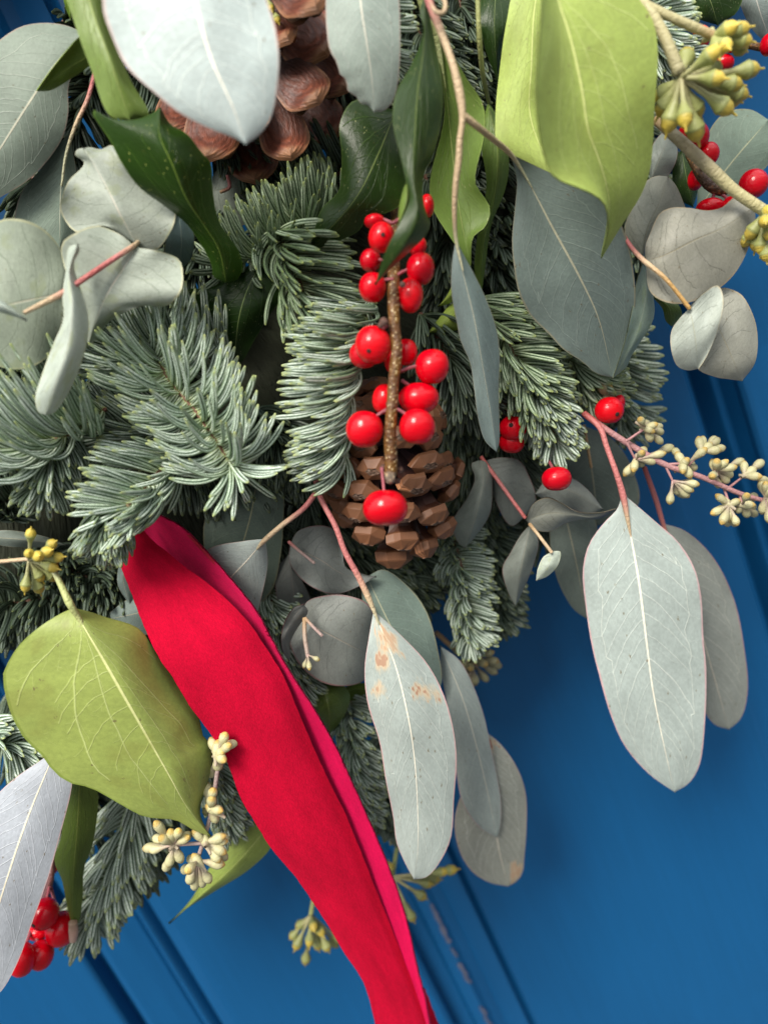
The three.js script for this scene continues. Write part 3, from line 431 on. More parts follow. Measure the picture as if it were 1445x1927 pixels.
{ // slate coloured round leaves under the cone
  const o = euc('dark slate round eucalyptus leaves with tiny bare twigs, between ribbon and scarred leaf', [560, 1100, 60]);
  leaf(o, 'slate', { M: [[570, 1166, 66], [612, 1190, 70], [660, 1215, 70], [706, 1240, 64]], L: [[576, 1134], [610, 1121], [655, 1121], [697, 1142]], R: [[546, 1200], [560, 1245], [600, 1281], [640, 1291], [682, 1282]], a: 2, b: 2, wave: 1 }, [0.94, 0.94, 0.92]);
  leaf(o, 'slate', { M: [[572, 1138, 72], [548, 1170, 75], [536, 1205, 75], [545, 1243, 70]], L: [[555, 1143], [533, 1182], [530, 1210], [536, 1232]], R: [[580, 1150], [560, 1182], [546, 1210], [547, 1232]], a: -1, b: 4, nv: 20, nu: 10 }, [0.85, 0.82, 0.82]);
  leaf(o, 'slate', { M: [[545, 1028, 64], [600, 1052, 68], [650, 1082, 68], [708, 1085, 68]], L: [[560, 1000], [600, 989], [630, 997], [644, 1030], [650, 1066], [684, 1080]], R: [[546, 1060], [580, 1100], [630, 1118], [676, 1103]], a: 2, b: 1, wave: 1.8 }, [0.74, 0.75, 0.75]);
  leaf(o, 'slate', { M: [[545, 1040, 56], [552, 1110, 58], [566, 1200, 54]], L: [[520, 1075], [524, 1140], [545, 1195]], R: [[560, 1075], [585, 1130], [590, 1180]] }, [0.75, 0.75, 0.75]);
  stem(o, [[573, 1163, 73, 4], [574, 1200, 76, 4.5], [580, 1238, 78, 4]], [TAN, [0.34, 0.26, 0.2], [0.4, 0.3, 0.26]]);
  stem(o, [[574, 1163, 73, 3.5], [590, 1180, 75, 3], [607, 1197, 76, 3]], [TAN, [0.42, 0.3, 0.27], [0.42, 0.3, 0.27]]);
  stem(o, [[544, 1020, 68, 3.5], [565, 1038, 72, 3], [592, 1060, 73, 3]], [PINK, [0.3, 0.2, 0.18], [0.3, 0.22, 0.2]]);
  buds(o, [579, 1232, 78], [[583, 1262], [602, 1243], [572, 1258]], 'club', 6, 0.9, 0.2);
}
{ // curling leaves right of the cone
  const o = euc('curling grey round leaves on a red stem, between the cone and the lone berry', [905, 862, 60]);
  leaf(o, 'slate', { M: [[900, 866, 60], [909, 900, 64], [900, 950, 65], [886, 1000, 62], [874, 1032, 58]], L: [[887, 873], [893, 900], [880, 935], [850, 985], [861, 1020]], R: [[912, 868], [924, 889], [926, 919], [922, 965], [896, 1008]], a: 3, b: 4 }, [1.0, 1.06, 0.98]);
  leaf(o, 'slate', { M: [[915, 866, 58], [950, 915, 60], [988, 972, 58]], L: [[940, 861], [976, 866], [998, 903], [1008, 940]], R: [[920, 900], [935, 950], [962, 990]], nv: 24, a: 3, b: 3 }, [0.8, 0.82, 0.8]);
  leaf(o, 'roundTwo', { M: [[990, 980, 67], [1030, 966, 71], [1075, 968, 72], [1112, 974, 70], [1158, 959, 68]], L: [[1002, 950], [1027, 937], [1052, 946], [1085, 964], [1128, 966]], R: [[1004, 996], [1036, 1000], [1062, 986], [1092, 978], [1130, 976]], a: -2, b: 4, wave: 0.4 }, [0.82, 0.84, 0.8]);
  leaf(o, 'slate', { M: [[1006, 930, 58], [1060, 920, 60], [1134, 958, 57]], L: [[1038, 892], [1075, 899], [1108, 924]], R: [[1040, 948], [1072, 958], [1110, 966]], nv: 24 }, [0.9, 0.92, 0.9]);
  leaf(o, 'slate', { M: [[998, 986, 66], [986, 1040, 68], [976, 1090, 67], [970, 1141, 62]], L: [[980, 1006], [960, 1040], [945, 1070], [959, 1122]], R: [[1008, 1004], [1013, 1022], [1001, 1070], [982, 1115]], a: 3, b: 3 }, [1.05, 1.08, 1.0]);
  leaf(o, 'round', { M: [[1041, 1037, 74], [1031, 1065, 75], [1008, 1093, 73]], L: [[1022, 1048], [1011, 1072]], R: [[1054, 1038], [1049, 1064], [1030, 1084]], nv: 18, nu: 10, wave: 0.2, a: 1, b: 1 }, [1.2, 1.24, 1.22], 'tiny white leaf at the twig tip');
  stem(o, [[905, 860, 58, 3.8], [930, 895, 62, 4], [988, 975, 68, 3.6]], [RED, PINK, RED]);
  stem(o, [[996, 986, 70, 3.5], [1012, 1006, 73, 3.4], [1038, 1040, 75, 3.4]], [TAN, CREAM, CREAM]);
  const q = euc('dim grey leaf hanging behind the curling leaves, left of the long white-veined leaf', [1050, 900, 40]);
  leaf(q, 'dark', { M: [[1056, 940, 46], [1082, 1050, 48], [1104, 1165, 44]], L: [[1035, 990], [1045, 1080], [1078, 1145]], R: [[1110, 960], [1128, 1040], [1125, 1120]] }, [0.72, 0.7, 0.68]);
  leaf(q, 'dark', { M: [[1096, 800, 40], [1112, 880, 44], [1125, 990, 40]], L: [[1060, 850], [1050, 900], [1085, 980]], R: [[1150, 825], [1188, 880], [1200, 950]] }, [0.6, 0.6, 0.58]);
  stem(q, [[1098, 800, 44, 3], [1112, 880, 46, 2.5]], [TAN, TAN]);
}
{
  const o = euc('big violet grey leaf running off the lower left edge, in front of red berries', [110, 1400, 74]);
  leaf(o, 'violet', { M: [[112, 1395, 82], [91, 1445, 85], [57, 1528, 86], [23, 1626, 86], [-10, 1740, 83], [-28, 1890, 78]], L: [[86, 1424], [40, 1456], [0, 1490], [-60, 1560], [-95, 1700]], R: [[136, 1450], [135, 1485], [113, 1574], [91, 1653], [60, 1740], [34, 1811], [4, 1864]], a: 2, b: 2 }, [1.05, 1.05, 1.06]);
  const q = euc('grey leaf showing in small pieces behind the top of the red ribbon', [330, 1120, 58]);
  leaf(q, 'dark', { M: [[335, 1118, 60], [270, 1150, 62], [190, 1168, 58]], L: [[300, 1105], [240, 1128]], R: [[300, 1185], [235, 1195]], nv: 22 }, [1.1, 1.1, 1.1]);
  leaf(q, 'dark', { M: [[240, 1040, 60], [232, 1090, 62], [246, 1140, 60]], L: [[226, 1060], [222, 1100]], R: [[262, 1070], [262, 1110]], nv: 16, nu: 10 });
  const r = euc('thin grey leaf edge lying across the left side above the small yellow ivy buds', [-20, 1012, 60]);
  leaf(r, 'dark', { M: [[-30, 1010, 62], [50, 1016, 64], [128, 1026, 60]], L: [[0, 998], [80, 1008]], R: [[0, 1026], [80, 1030]], nv: 20, nu: 10 }, [0.9, 0.85, 0.8]);
  const s = euc('pale grey leaf corner at the very top right', [1395, -30, 40]);
  leaf(s, 'gumTwo', { M: [[1410, -60, 46], [1425, 10, 46], [1450, 80, 42]], L: [[1388, -30], [1400, 30], [1428, 70]], R: [[1480, -20], [1490, 40]], nv: 20 }, [0.7, 0.72, 0.76]);
  const t = euc('broad blurred grey leaf behind the berries at the right edge', [1310, 390, 50]);
  leaf(t, 'dark', { M: [[1310, 400, 44], [1365, 320, 46], [1445, 225, 44]], L: [[1314, 330], [1332, 250], [1364, 212], [1410, 206]], R: [[1350, 395], [1410, 345], [1462, 280]] }, [1.0, 1.05, 0.92]);
}

// ---------------------------------------------------------------- ivy
seed = 4004;
{
  const o = ivy('big bright lime green ivy leaf folded along its middle, at the upper right front', [1060, -60, 92]);
  leaf(o, 'ivyLight', { M: [[1040, -60, 96], [1050, 0, 98], [1071, 67, 99], [1094, 168, 99], [1106, 245, 98], [1128, 305, 96], [1146, 385, 92], [1132, 486, 84]], L: [[1026, -30], [1017, 84], [1011, 200], [1022, 280], [1042, 331], [1080, 349], [1112, 362], [1138, 383], [1145, 430]], R: [[1160, -40], [1203, 0], [1229, 42], [1237, 100], [1231, 200], [1223, 315], [1208, 362], [1170, 423], [1146, 462]], a: -13, b: 5, wave: 0.8 }, [1.05, 1.05, 1.0]);
  leaf(o, 'ivyLight', { M: [[1020, -60, 74], [1005, 20, 75], [1000, 120, 75], [998, 220, 75], [1045, 340, 77]], L: [[975, -40], [953, 40], [940, 130], [932, 215], [936, 275], [955, 290], [985, 305], [1020, 326]], R: [[1060, 0], [1045, 100], [1038, 220], [1046, 300]], a: 3, b: 3 }, [1.15, 1.15, 1.15]);
  const q = ivy('large olive green ivy leaf at the lower left with its yellow umbel of buds', [0, 1058, 80]);
  leaf(q, 'ivySpotted', { M: [[138, 1144, 86], [165, 1190, 89], [195, 1240, 90], [232, 1305, 91], [280, 1390, 91], [322, 1465, 90], [352, 1518, 88], [397, 1574, 85]], L: [[112, 1156], [72, 1182], [36, 1215], [13, 1252], [5, 1276], [8, 1292], [18, 1334], [45, 1388], [82, 1424], [100, 1450], [129, 1472], [172, 1483], [226, 1513], [272, 1537], [332, 1544], [364, 1562]], R: [[166, 1150], [199, 1161], [262, 1183], [292, 1224], [345, 1302], [376, 1350], [381, 1382], [398, 1402], [400, 1435], [388, 1485], [377, 1530]], a: 2, b: 13, wave: 0.6, waves: 1.6 });
  stem(q, [[98, 1066, 84, 5], [115, 1100, 86, 6], [132, 1136, 88, 7.5], [150, 1165, 87.6, 5], [170, 1198, 88.8, 1.5]], [PALE, [0.42, 0.46, 0.18], [0.42, 0.46, 0.18], [0.42, 0.45, 0.18], [0.4, 0.44, 0.18]], 'petiole');
  stem(q, [[-30, 1060, 80, 4.5], [10, 1056, 83, 4], [54, 1052, 85, 4]], [TAN, CREAM, CREAM]);
  buds(q, [55, 1054, 85], [[59, 997, 3], [104, 1020, 3], [118, 1048, 2], [108, 1070, 2], [80, 1092, -1], [76, 1114, -2], [48, 1112, 1], [56, 1040, 8], [75, 1046, 8], [96, 1036, 4], [105, 1090, -3]], 'cup', 11, 0.95, 0.5);
  const r = ivy('pale green ivy leaf with a long drawn-out tip behind the ribbon, lower left', [505, 1550, 66]);
  leaf(r, 'ivyLight', { M: [[512, 1548, 60], [445, 1625, 62], [385, 1680, 60], [318, 1738, 56]], L: [[462, 1548], [436, 1580], [390, 1640], [360, 1692]], R: [[512, 1590], [472, 1634], [410, 1674], [352, 1710]], a: 2, b: 3 }, [0.8, 0.82, 0.72]);
  const s = ivy('small olive leaf in shadow right of the ribbon under the slate leaves', [600, 1290, 56]);
  leaf(s, 'ivyMid', { M: [[603, 1286, 58], [618, 1330, 62], [620, 1382, 58]], L: [[582, 1310], [581, 1345], [602, 1374]], R: [[642, 1287], [659, 1309], [650, 1342], [632, 1370]], a: 3, b: 5, nv: 24 }, [0.75, 0.75, 0.6]);
  leaf(s, 'ivyMid', { M: [[640, 1300, 50], [690, 1296, 50], [710, 1300, 48]], L: [[660, 1288], [690, 1286]], R: [[660, 1318], [690, 1312]], nv: 12, nu: 8 }, [0.8, 0.85, 0.5]);
}
{
  const o = ivy('dark glossy ivy leaf folded along its ridge with a wide olive stalk, upper left', [428, 532, 74]);
  leaf(o, 'ivyDark', { M: [[426, 532, 76], [412, 470, 80], [385, 425, 83], [352, 375, 87], [325, 310, 90], [300, 250, 90], [302, 201, 87]], L: [[402, 520], [399, 500], [380, 462], [352, 422], [316, 392], [262, 352], [229, 306], [206, 262], [186, 232], [172, 206], [213, 224], [249, 226], [282, 216]], R: [[445, 526], [456, 508], [452, 478], [412, 415], [400, 352], [397, 309], [375, 281], [352, 252], [322, 234]], a: 1, b: 8, wave: 0.5, nv: 48 }, [1.15, 1.3, 0.6]);
  leaf(o, 'ivyMid', { M: [[150, -60, 84], [178, 30, 87], [210, 120, 89], [245, 226, 88]], L: [[118, -50], [140, 40], [172, 130], [208, 218]], R: [[182, -40], [204, 50], [246, 150], [280, 218]], a: 2, b: 4, wave: 0.3 }, [1.3, 1.25, 1.15], 'broad olive stalk');
  const q = ivy('dark ivy leaf with pale veins tucked between fir needles, left of the berries', [490, 490, 62]);
  leaf(q, 'ivyDark', { M: [[494, 490, 62], [466, 545, 66], [450, 600, 66], [440, 694, 60]], L: [[440, 512], [400, 540], [346, 548], [364, 590], [388, 640], [410, 680]], R: [[546, 487], [541, 540], [506, 595], [476, 645], [455, 682]], a: 3, b: 2, wave: 0.8 }, [0.95, 1, 1]);
  const r = ivy('broad dark ivy leaf speckled with pale bits, left of the berry twig', [745, 210, 70]);
  leaf(r, 'ivyDark', { M: [[745, 208, 72], [712, 290, 76], [668, 375, 77], [582, 472, 72]], L: [[668, 188], [640, 230], [643, 292], [638, 358], [606, 392], [594, 425]], R: [[768, 300], [758, 380], [732, 399], [688, 412], [678, 432], [632, 456]], a: 4, b: 2, wave: 0.6 }, [0.9, 0.92, 0.75]);
  const s = ivy('long twisted dark ivy leaf hanging across the upper red berries', [800, -10, 80]);
  leaf(s, 'ivyDark', { M: [[800, -10, 84], [798, 80, 88], [786, 170, 94], [780, 260, 97], [778, 340, 99], [785, 400, 101], [760, 460, 101], [706, 536, 97]], L: [[790, 20], [797, 60], [772, 126], [746, 173], [739, 226], [752, 286], [766, 349], [772, 372], [753, 419], [726, 472]], R: [[806, 20], [814, 60], [832, 160], [832, 216], [812, 299], [796, 332], [799, 392], [809, 419], [802, 442], [772, 472], [739, 502]], a: 1, b: 6, wave: 0.5, nv: 48 }, [1.0, 1.0, 0.75]);
  leaf(s, 'ivyMid', { M: [[766, 340, 96], [764, 380, 98], [750, 425, 97]], L: [[758, 360], [750, 400]], R: [[774, 372], [762, 405]], nv: 14, nu: 8, wave: 0.1 }, [1.2, 1.2, 1.0]);
  const t = ivy('light green ivy leaf folded lengthwise behind the pink eucalyptus stem', [815, 60, 72]);
  leaf(t, 'ivyMid', { M: [[818, 60, 74], [838, 170, 72], [850, 280, 69], [862, 380, 70], [884, 500, 72]], L: [[825, 100], [836, 166], [838, 220], [812, 326], [809, 360], [816, 395], [850, 450]], R: [[850, 105], [880, 153], [909, 199], [911, 249], [893, 345], [909, 369], [922, 392], [913, 425], [889, 446]], a: -2, b: -4, wave: 0.5 }, [1.25, 1.25, 1.1]);
  stem(t, [[786, -20, 78, 7], [800, 30, 77, 6], [818, 64, 75.5, 5.5], [838, 170, 73, 2.6]], [OLIVE, OLIVE, [0.36, 0.4, 0.18], OLIVE], 'petiole');
  const u = ivy('narrow green ivy leaf on a pale green stalk left of the lime leaf', [900, -20, 62]);
  leaf(u, 'ivyMid', { M: [[918, 190, 60], [936, 285, 63], [928, 380, 62], [908, 470, 60], [906, 555, 56]], L: [[905, 260], [915, 350], [900, 430], [893, 520]], R: [[950, 250], [957, 320], [946, 370], [925, 420], [913, 500]], a: 3, b: 3 }, [0.95, 1.0, 0.8]);
  stem(u, [[898, -20, 76, 4.5], [901, 60, 75, 5], [907, 130, 70, 5], [919, 192, 62, 4]], [OLIVE, [0.4, 0.42, 0.16], [0.4, 0.42, 0.16], OLIVE], 'petiole');
  leaf(u, 'ivyDark', { M: [[934, -40, 60], [930, 50, 64], [938, 160, 60]], L: [[905, 0], [910, 80]], R: [[968, 0], [950, 80]] }, [1, 1, 1], 'dark glossy leaf beside the stalk');
  const v = ivy('two small lime leaf tips behind the narrow grey leaf at centre', [860, 530, 56]);
  leaf(v, 'ivyLight', { M: [[862, 520, 62], [846, 556, 64], [824, 577, 62]], L: [[852, 535], [838, 560]], R: [[866, 545], [848, 570]], nv: 14, nu: 8, wave: 0.2 }, [0.75, 0.8, 0.55]);
  leaf(v, 'ivyLight', { M: [[872, 570, 62], [842, 604, 64], [805, 627, 62]], L: [[852, 570], [828, 596]], R: [[870, 616], [840, 624]], nv: 14, nu: 8, wave: 0.2 }, [0.7, 0.75, 0.5]);
  const w = ivy('dark olive ivy stalk with a cut brown end beside the lower left berries', [155, 1470, 60]);
  leaf(w, 'ivyMid', { M: [[152, 1440, 66], [146, 1560, 68], [138, 1660, 68], [138, 1752, 66]], L: [[126, 1480], [116, 1574], [103, 1619], [117, 1656], [126, 1700]], R: [[182, 1480], [176, 1585], [159, 1634], [156, 1690], [149, 1735]], a: 2, b: 2, wave: 0.3 }, [0.62, 0.62, 0.4]);
  stem(w, [[138, 1735, 67, 8], [139, 1756, 67, 9], [138, 1770, 67, 7]], [[0.30, 0.2, 0.13], [0.42, 0.26, 0.2], [0.45, 0.3, 0.24]], 'cut_end');
  const x = ivy('dark green leaf sliver under the ivy branch at the right', [1285, 270, 56]);
  leaf(x, 'ivyDark', { M: [[1282, 280, 54], [1292, 340, 56], [1303, 390, 54]], L: [[1266, 310], [1272, 370]], R: [[1310, 300], [1312, 360]], nv: 18, nu: 10 });
  const y = ivy('small olive leaf peeking out under the round grey leaf at right', [1220, 560, 60]);
  leaf(y, 'ivyMid', { M: [[1222, 555, 64], [1258, 578, 66], [1262, 614, 62]], L: [[1245, 580], [1252, 604]], R: [[1262, 560], [1282, 585], [1280, 604]], nv: 18, nu: 10 }, [0.7, 0.75, 0.6]);
  const z = ivy('dark rounded ivy leaf at the top edge, right of the fir tip', [1320, -50, 56]);
  leaf(z, 'ivyDark', { M: [[1310, -50, 50], [1335, 0, 52], [1350, 48, 50]], L: [[1285, -20], [1306, 30]], R: [[1395, -30], [1388, 20]], nv: 18, nu: 10 });
  const aa = ivy('tiny light green leaf tip at the top left beside the olive stalk', [118, -30, 56]);
  leaf(aa, 'ivyMid', { M: [[126, -40, 60], [132, 0, 62], [134, 38, 60]], L: [[118, -20], [124, 15]], R: [[142, -20], [140, 15]], nv: 12, nu: 8 }, [0.9, 1, 0.5]);
}
{ // ivy branch with flower umbels, top right
  const o = ivy('ivy branch with green and yellow bud umbels at the upper right', [1190, -20, 84]);
  const yel = [0.46, 0.42, 0.22];
  stem(o, [[1185, -30, 86, 9], [1215, 10, 89, 10], [1248, 66, 91, 11], [1278, 138, 92, 12]], [yel, yel, yel, [0.36, 0.33, 0.18]]);
  stem(o, [[1218, 12, 89, 9], [1270, 36, 90, 8.5], [1330, 62, 90, 9], [1345, 68, 90, 8]], [yel, yel, yel, TAN]);
  buds(o, [1281, 146, 92], [[1289, 236, 4], [1316, 216, -3], [1312, 262, -2], [1374, 210, 1], [1403, 180, -1], [1360, 148, 5], [1424, 130, 0], [1392, 160, 0], [1352, 92, 5], [1255, 246, -2], [1240, 216, -5], [1237, 186, -6], [1292, 98, -5], [1388, 190, -4], [1350, 128, -6]], 'cup', 17, 0.95, 0.5);
  buds(o, [1342, 68, 90], [[1384, 48, 4], [1406, 52, 1], [1410, 78, 0], [1370, 90, 5], [1352, 104, 3], [1400, 95, -3]], 'cup', 15, 1.15, 0.35);
  stem(o, [[1236, 226, 76, 10], [1272, 258, 82, 11], [1300, 284, 84, 12], [1335, 316, 85, 12.5], [1380, 358, 86, 11], [1430, 392, 87, 11], [1475, 420, 87, 10]], [TAN, [0.32, 0.28, 0.17], [0.36, 0.31, 0.19], yel, yel, yel]);
  buds(o, [1436, 405, 88], [[1452, 392, 3], [1440, 420, 5], [1406, 448, -2], [1430, 476, 0], [1442, 490, 1], [1452, 450, 3], [1420, 470, -3], [1398, 462, -4]], 'cup', 13, 0.95, 0.45);
  buds(o, [500, -10, 70], [[524, 42, 2], [512, 20, 2], [536, 12, 0]], 'cup', 8, 1.1, 0.45);
}
seed = 4500;
for (const [hub, list, label] of [[[585, 1722, 38], [[548, 1765], [556, 1785], [575, 1812], [582, 1780, 5], [600, 1785], [618, 1788], [634, 1780], [640, 1770], [608, 1760, 5], [560, 1745], [592, 1750, 6]], 'blurred yellow green ivy umbel below the ribbon over the door'], [[738, 1650, 40], [[778, 1732], [800, 1690, 2], [812, 1665], [840, 1640], [858, 1636], [826, 1655], [766, 1716], [732, 1625]], 'blurred ivy umbel with star-like stalks behind the scarred leaf tip'], [[735, 1560, 36], [[708, 1545], [722, 1540], [718, 1552], [735, 1546]], 'short twig with tiny yellow buds between ribbon and scarred leaf']]) {
  const o = ivy(label, [hub[0], hub[1] - 30, hub[2] - 6]);
  stem(o, [[hub[0] + 10, hub[1] - 60, hub[2] - 8, 4], [hub[0], hub[1], hub[2], 4.5]], [OLIVE, OLIVE]);
  buds(o, hub, list, 'cup', 9.5, 0.72, 0.5);
}

// ---------------------------------------------------------------- berries
const berryMat = new THREE.MeshPhysicalMaterial({ color: new THREE.Color().setRGB(0.66, 0.002, 0.006), roughness: 0.24, specularIntensity: 0.75 });
const berryTones = [[0.62, 0.001, 0.010], [0.57, 0.001, 0.009], [0.50, 0.001, 0.010], [0.66, 0.003, 0.010]].map((c) => { const m = berryMat.clone(); m.color.setRGB(...c); m.roughness = 0.11 + c[2] * 8; m.bumpMap = barkBump; m.bumpScale = 0.00006; return m; });
const calyxMat = new THREE.MeshStandardMaterial({ color: new THREE.Color().setRGB(0.03, 0.012, 0.01), roughness: 0.9 });
const berryShape = (rx, ry, rz) => { const g = new THREE.SphereGeometry(1, 36, 24), p = g.attributes.position; const a = rr(0, 6), b = rr(0, 6); for (let i = 0; i < p.count; i++) { const x = p.getX(i), y = p.getY(i), z = p.getZ(i), k = 1 + 0.018 * Math.sin(3 * x + a) * Math.sin(2.5 * y + b) - 0.06 * Math.exp(-(1 - Math.abs(y)) * 14); p.setXYZ(i, x * k * rx, y * k * ry, z * k * rz); } g.computeVertexNormals(); const N = g.attributes.normal; for (let j = 0; j <= 24; j++) { const s = j * 37, e = s + 36, n = V(N.getX(s) + N.getX(e), N.getY(s) + N.getY(e), N.getZ(s) + N.getZ(e)).normalize(); N.setXYZ(s, n.x, n.y, n.z); N.setXYZ(e, n.x, n.y, n.z); } return g; };
const camQ = new THREE.Quaternion().setFromRotationMatrix(camera.matrixWorld);
// [x, y, rx, ry, h, attach [x,y,h]?, calyx [dx, dy] in radii?]
function berry(o, [x, y, rx, ry, h, from, dot]) {
  const c = P(x, y, h), k = pxSize(c), g = berryShape(rx * k, ry * k, Math.max(rx, ry) * k * 0.96);
  g.applyQuaternion(camQ); g.translate(c.x, c.y, c.z);
  const b = part('berry', g, berryTones[Math.floor(rnd() * 4)], o);
  if (dot) { const [dx, dy] = dot, z = Math.sqrt(Math.max(0.05, 1 - dx * dx - dy * dy)), n = dirOf(dx, dy, z); const q = c.clone().addScaledVector(camX, dx * rx * k).addScaledVector(camY, -dy * ry * k).addScaledVector(camZ, z * Math.max(rx, ry) * k * 0.96);
    const d = new THREE.SphereGeometry(4.2 * k, 10, 8); d.scale(1, 1, 0.35); d.applyQuaternion(new THREE.Quaternion().setFromUnitVectors(V(0, 0, 1), n)); d.translate(q.x, q.y, q.z); part('calyx', d, calyxMat, b); }
  if (from) { const f = P(...from), mid = f.clone().lerp(c, 0.55).addScaledVector(camY, 0.0006); part('stalk', tube([f, mid, c], [3.4 * k, 3 * k, 3.2 * k], [[0.28, 0.07, 0.09], [0.34, 0.08, 0.10], [0.4, 0.07, 0.08]], 7, 8), stemMat, o); }
}
seed = 5005;
{
  const o = thing('winterberry_twig', 'brown speckled twig with bright red berries hanging down the centre over the cone', 'berry twig', P(735, 380, 86));
  const spotMat = new THREE.MeshPhysicalMaterial({ map: twigMap, bumpMap: barkBump, bumpScale: 0.0003, roughness: 0.5 });
  const b1 = [0.36, 0.20, 0.09], b2 = [0.58, 0.34, 0.07], b3 = [0.44, 0.21, 0.09];
  part('twig', stemGeo([[744, 395, 66, 10], [742, 440, 78, 10], [741, 500, 88, 10.5], [740, 560, 93, 11], [742, 610, 95, 13], [746, 660, 96, 12], [740, 720, 97, 11], [737, 770, 98, 11.5], [734, 820, 98, 10.5], [736, 870, 98, 13], [735, 893, 98, 13]], [b1, b1, b2, b3, b2, b3, b2, b3, b2, b3, b1]), spotMat, o);
  part('twig_end', stemGeo([[734, 890, 98.5, 12], [734, 900, 99, 11], [735, 908, 99, 8]], [b1, [0.45, 0.36, 0.26], [0.5, 0.42, 0.32]]), twigMat, o, 'pale cut end');
  for (const [x, y, r] of [[722, 606, 9], [716, 612, 6], [757, 535, 6], [735, 760, 9], [722, 880, 7], [752, 884, 7], [748, 905, 6]]) { const c = P(x, y, 97), k = pxSize(c), g = new THREE.IcosahedronGeometry(r * k, 2); g.translate(c.x, c.y, c.z); const col = []; for (let i = 0; i < g.attributes.position.count; i++) col.push(0.30, 0.16, 0.12); g.setAttribute('color', new THREE.Float32BufferAttribute(col, 3)); part('node', g, twigMat, o); }
  for (const b of [[718, 447, 25, 29, 92, [738, 430, 88], [0.1, 0.15]], [705, 417, 20, 14, 84, [738, 420, 86]], [697, 490, 20, 22, 86, [740, 500, 90]], [701, 541, 26, 29, 92, [740, 525, 92]], [791, 506, 27, 31, 90, [742, 520, 91], [0.95, 0.2]], [772, 556, 24, 33, 92, [742, 540, 92]], [785, 463, 18, 20, 84, [740, 470, 88]], [803, 388, 14, 22, 82, [740, 420, 86]],
    [685, 667, 28, 27, 89, [728, 612, 92]], [702, 649, 34, 37, 95, [726, 612, 95], [-0.22, 0.48]], [764, 663, 22, 26, 90, [744, 668, 94]], [741, 680, 18, 24, 87, [744, 690, 93]], [813, 690, 32, 34, 94, [748, 700, 95], [0.97, 0.2]], [788, 750, 38, 31, 94, [756, 716, 95]], [785, 803, 34, 35, 99, [740, 766, 98]], [724, 752, 24, 30, 90, [738, 772, 95]], [686, 808, 35, 36, 97, [732, 768, 97]], [725, 956, 43, 36, 101, [718, 880, 98]]]) berry(o, b);
}
for (const [label, at, list, twig] of [
  ['pair of dark red berries in shade between fir needles, right of the narrow leaf', [955, 760, 54], [[965, 805, 26, 24, 62, [948, 770, 54], [-0.3, -0.1]], [963, 832, 24, 22, 60, [948, 790, 54]]], [[940, 740, 50, 5], [955, 790, 54, 5]]],
  ['single berry with bud scales behind the fir tip, left of the seed buds', [1150, 740, 54], [[1146, 772, 27, 26, 64, [1155, 735, 56], [0.3, 0.4]], [1165, 758, 10, 16, 62]], [[1165, 720, 50, 4], [1150, 750, 56, 4]]],
  ['lone shiny red berry hanging over the curling grey leaves', [1020, 850, 58], [[1047, 901, 28, 24, 74, [1028, 862, 62]]], [[1005, 830, 50, 6], [1028, 865, 62, 6]]]]) {
  const o = thing('winterberry_twig', label, 'berry twig', P(...at));
  part('twig', stemGeo(twig, [[0.14, 0.06, 0.05], [0.2, 0.07, 0.07]]), stemMat, o);
  for (const b of list) berry(o, b);
}
{
  const o = thing('winterberry_twig', 'twig with red berries half hidden by ivy umbels at the upper right edge', 'berry twig', P(1300, 300, 60));
  const c = [0.24, 0.12, 0.03];
  part('twig', stemGeo([[1296, 290, 64, 8], [1318, 330, 68, 8], [1345, 356, 70, 11], [1365, 362, 70, 8]], [c, c, [0.2, 0.1, 0.06], c]), twigMat, o);
  for (const b of [[1303, 257, 30, 28, 76, [1300, 290, 66]], [1331, 290, 21, 22, 76, [1318, 320, 68]], [1417, 346, 26, 27, 78, [1365, 362, 70]], [1336, 392, 26, 18, 70, [1345, 360, 70]], [1380, 392, 24, 24, 72, [1352, 362, 70]], [1308, 338, 14, 20, 62, [1318, 330, 66]], [1376, 82, 16, 16, 66], [1360, 120, 20, 16, 64], [1318, 72, 16, 22, 60]]) berry(o, b);
  const q = thing('winterberry_twig', 'thin brown twig end with a berry at the far upper right edge', 'berry twig', P(1390, 85, 66));
  part('twig', stemGeo([[1385, 80, 64, 6], [1415, 86, 66, 7], [1460, 96, 66, 7]], [c, c, c]), twigMat, q);
  for (const b of [[1446, 84, 15, 20, 68, [1425, 88, 66]]]) berry(q, b);
  const r = thing('winterberry_twig', 'cluster of red berries hanging behind the violet grey leaf at the lower left', 'berry twig', P(95, 1640, 50));
  part('twig', stemGeo([[100, 1600, 52, 6], [95, 1660, 56, 6], [62, 1740, 56, 6]], [[0.12, 0.05, 0.04], [0.14, 0.05, 0.05], [0.2, 0.07, 0.07]]), stemMat, r);
  for (const b of [[84, 1720, 27, 29, 64, [95, 1665, 56], [-0.35, 0.3]], [116, 1748, 29, 32, 62, [95, 1665, 56]], [78, 1797, 23, 27, 62, [62, 1745, 56]], [42, 1806, 24, 30, 66, [62, 1745, 56]], [74, 1752, 22, 16, 56, [90, 1680, 56]], [101, 1634, 9, 10, 52]]) berry(r, b);
}

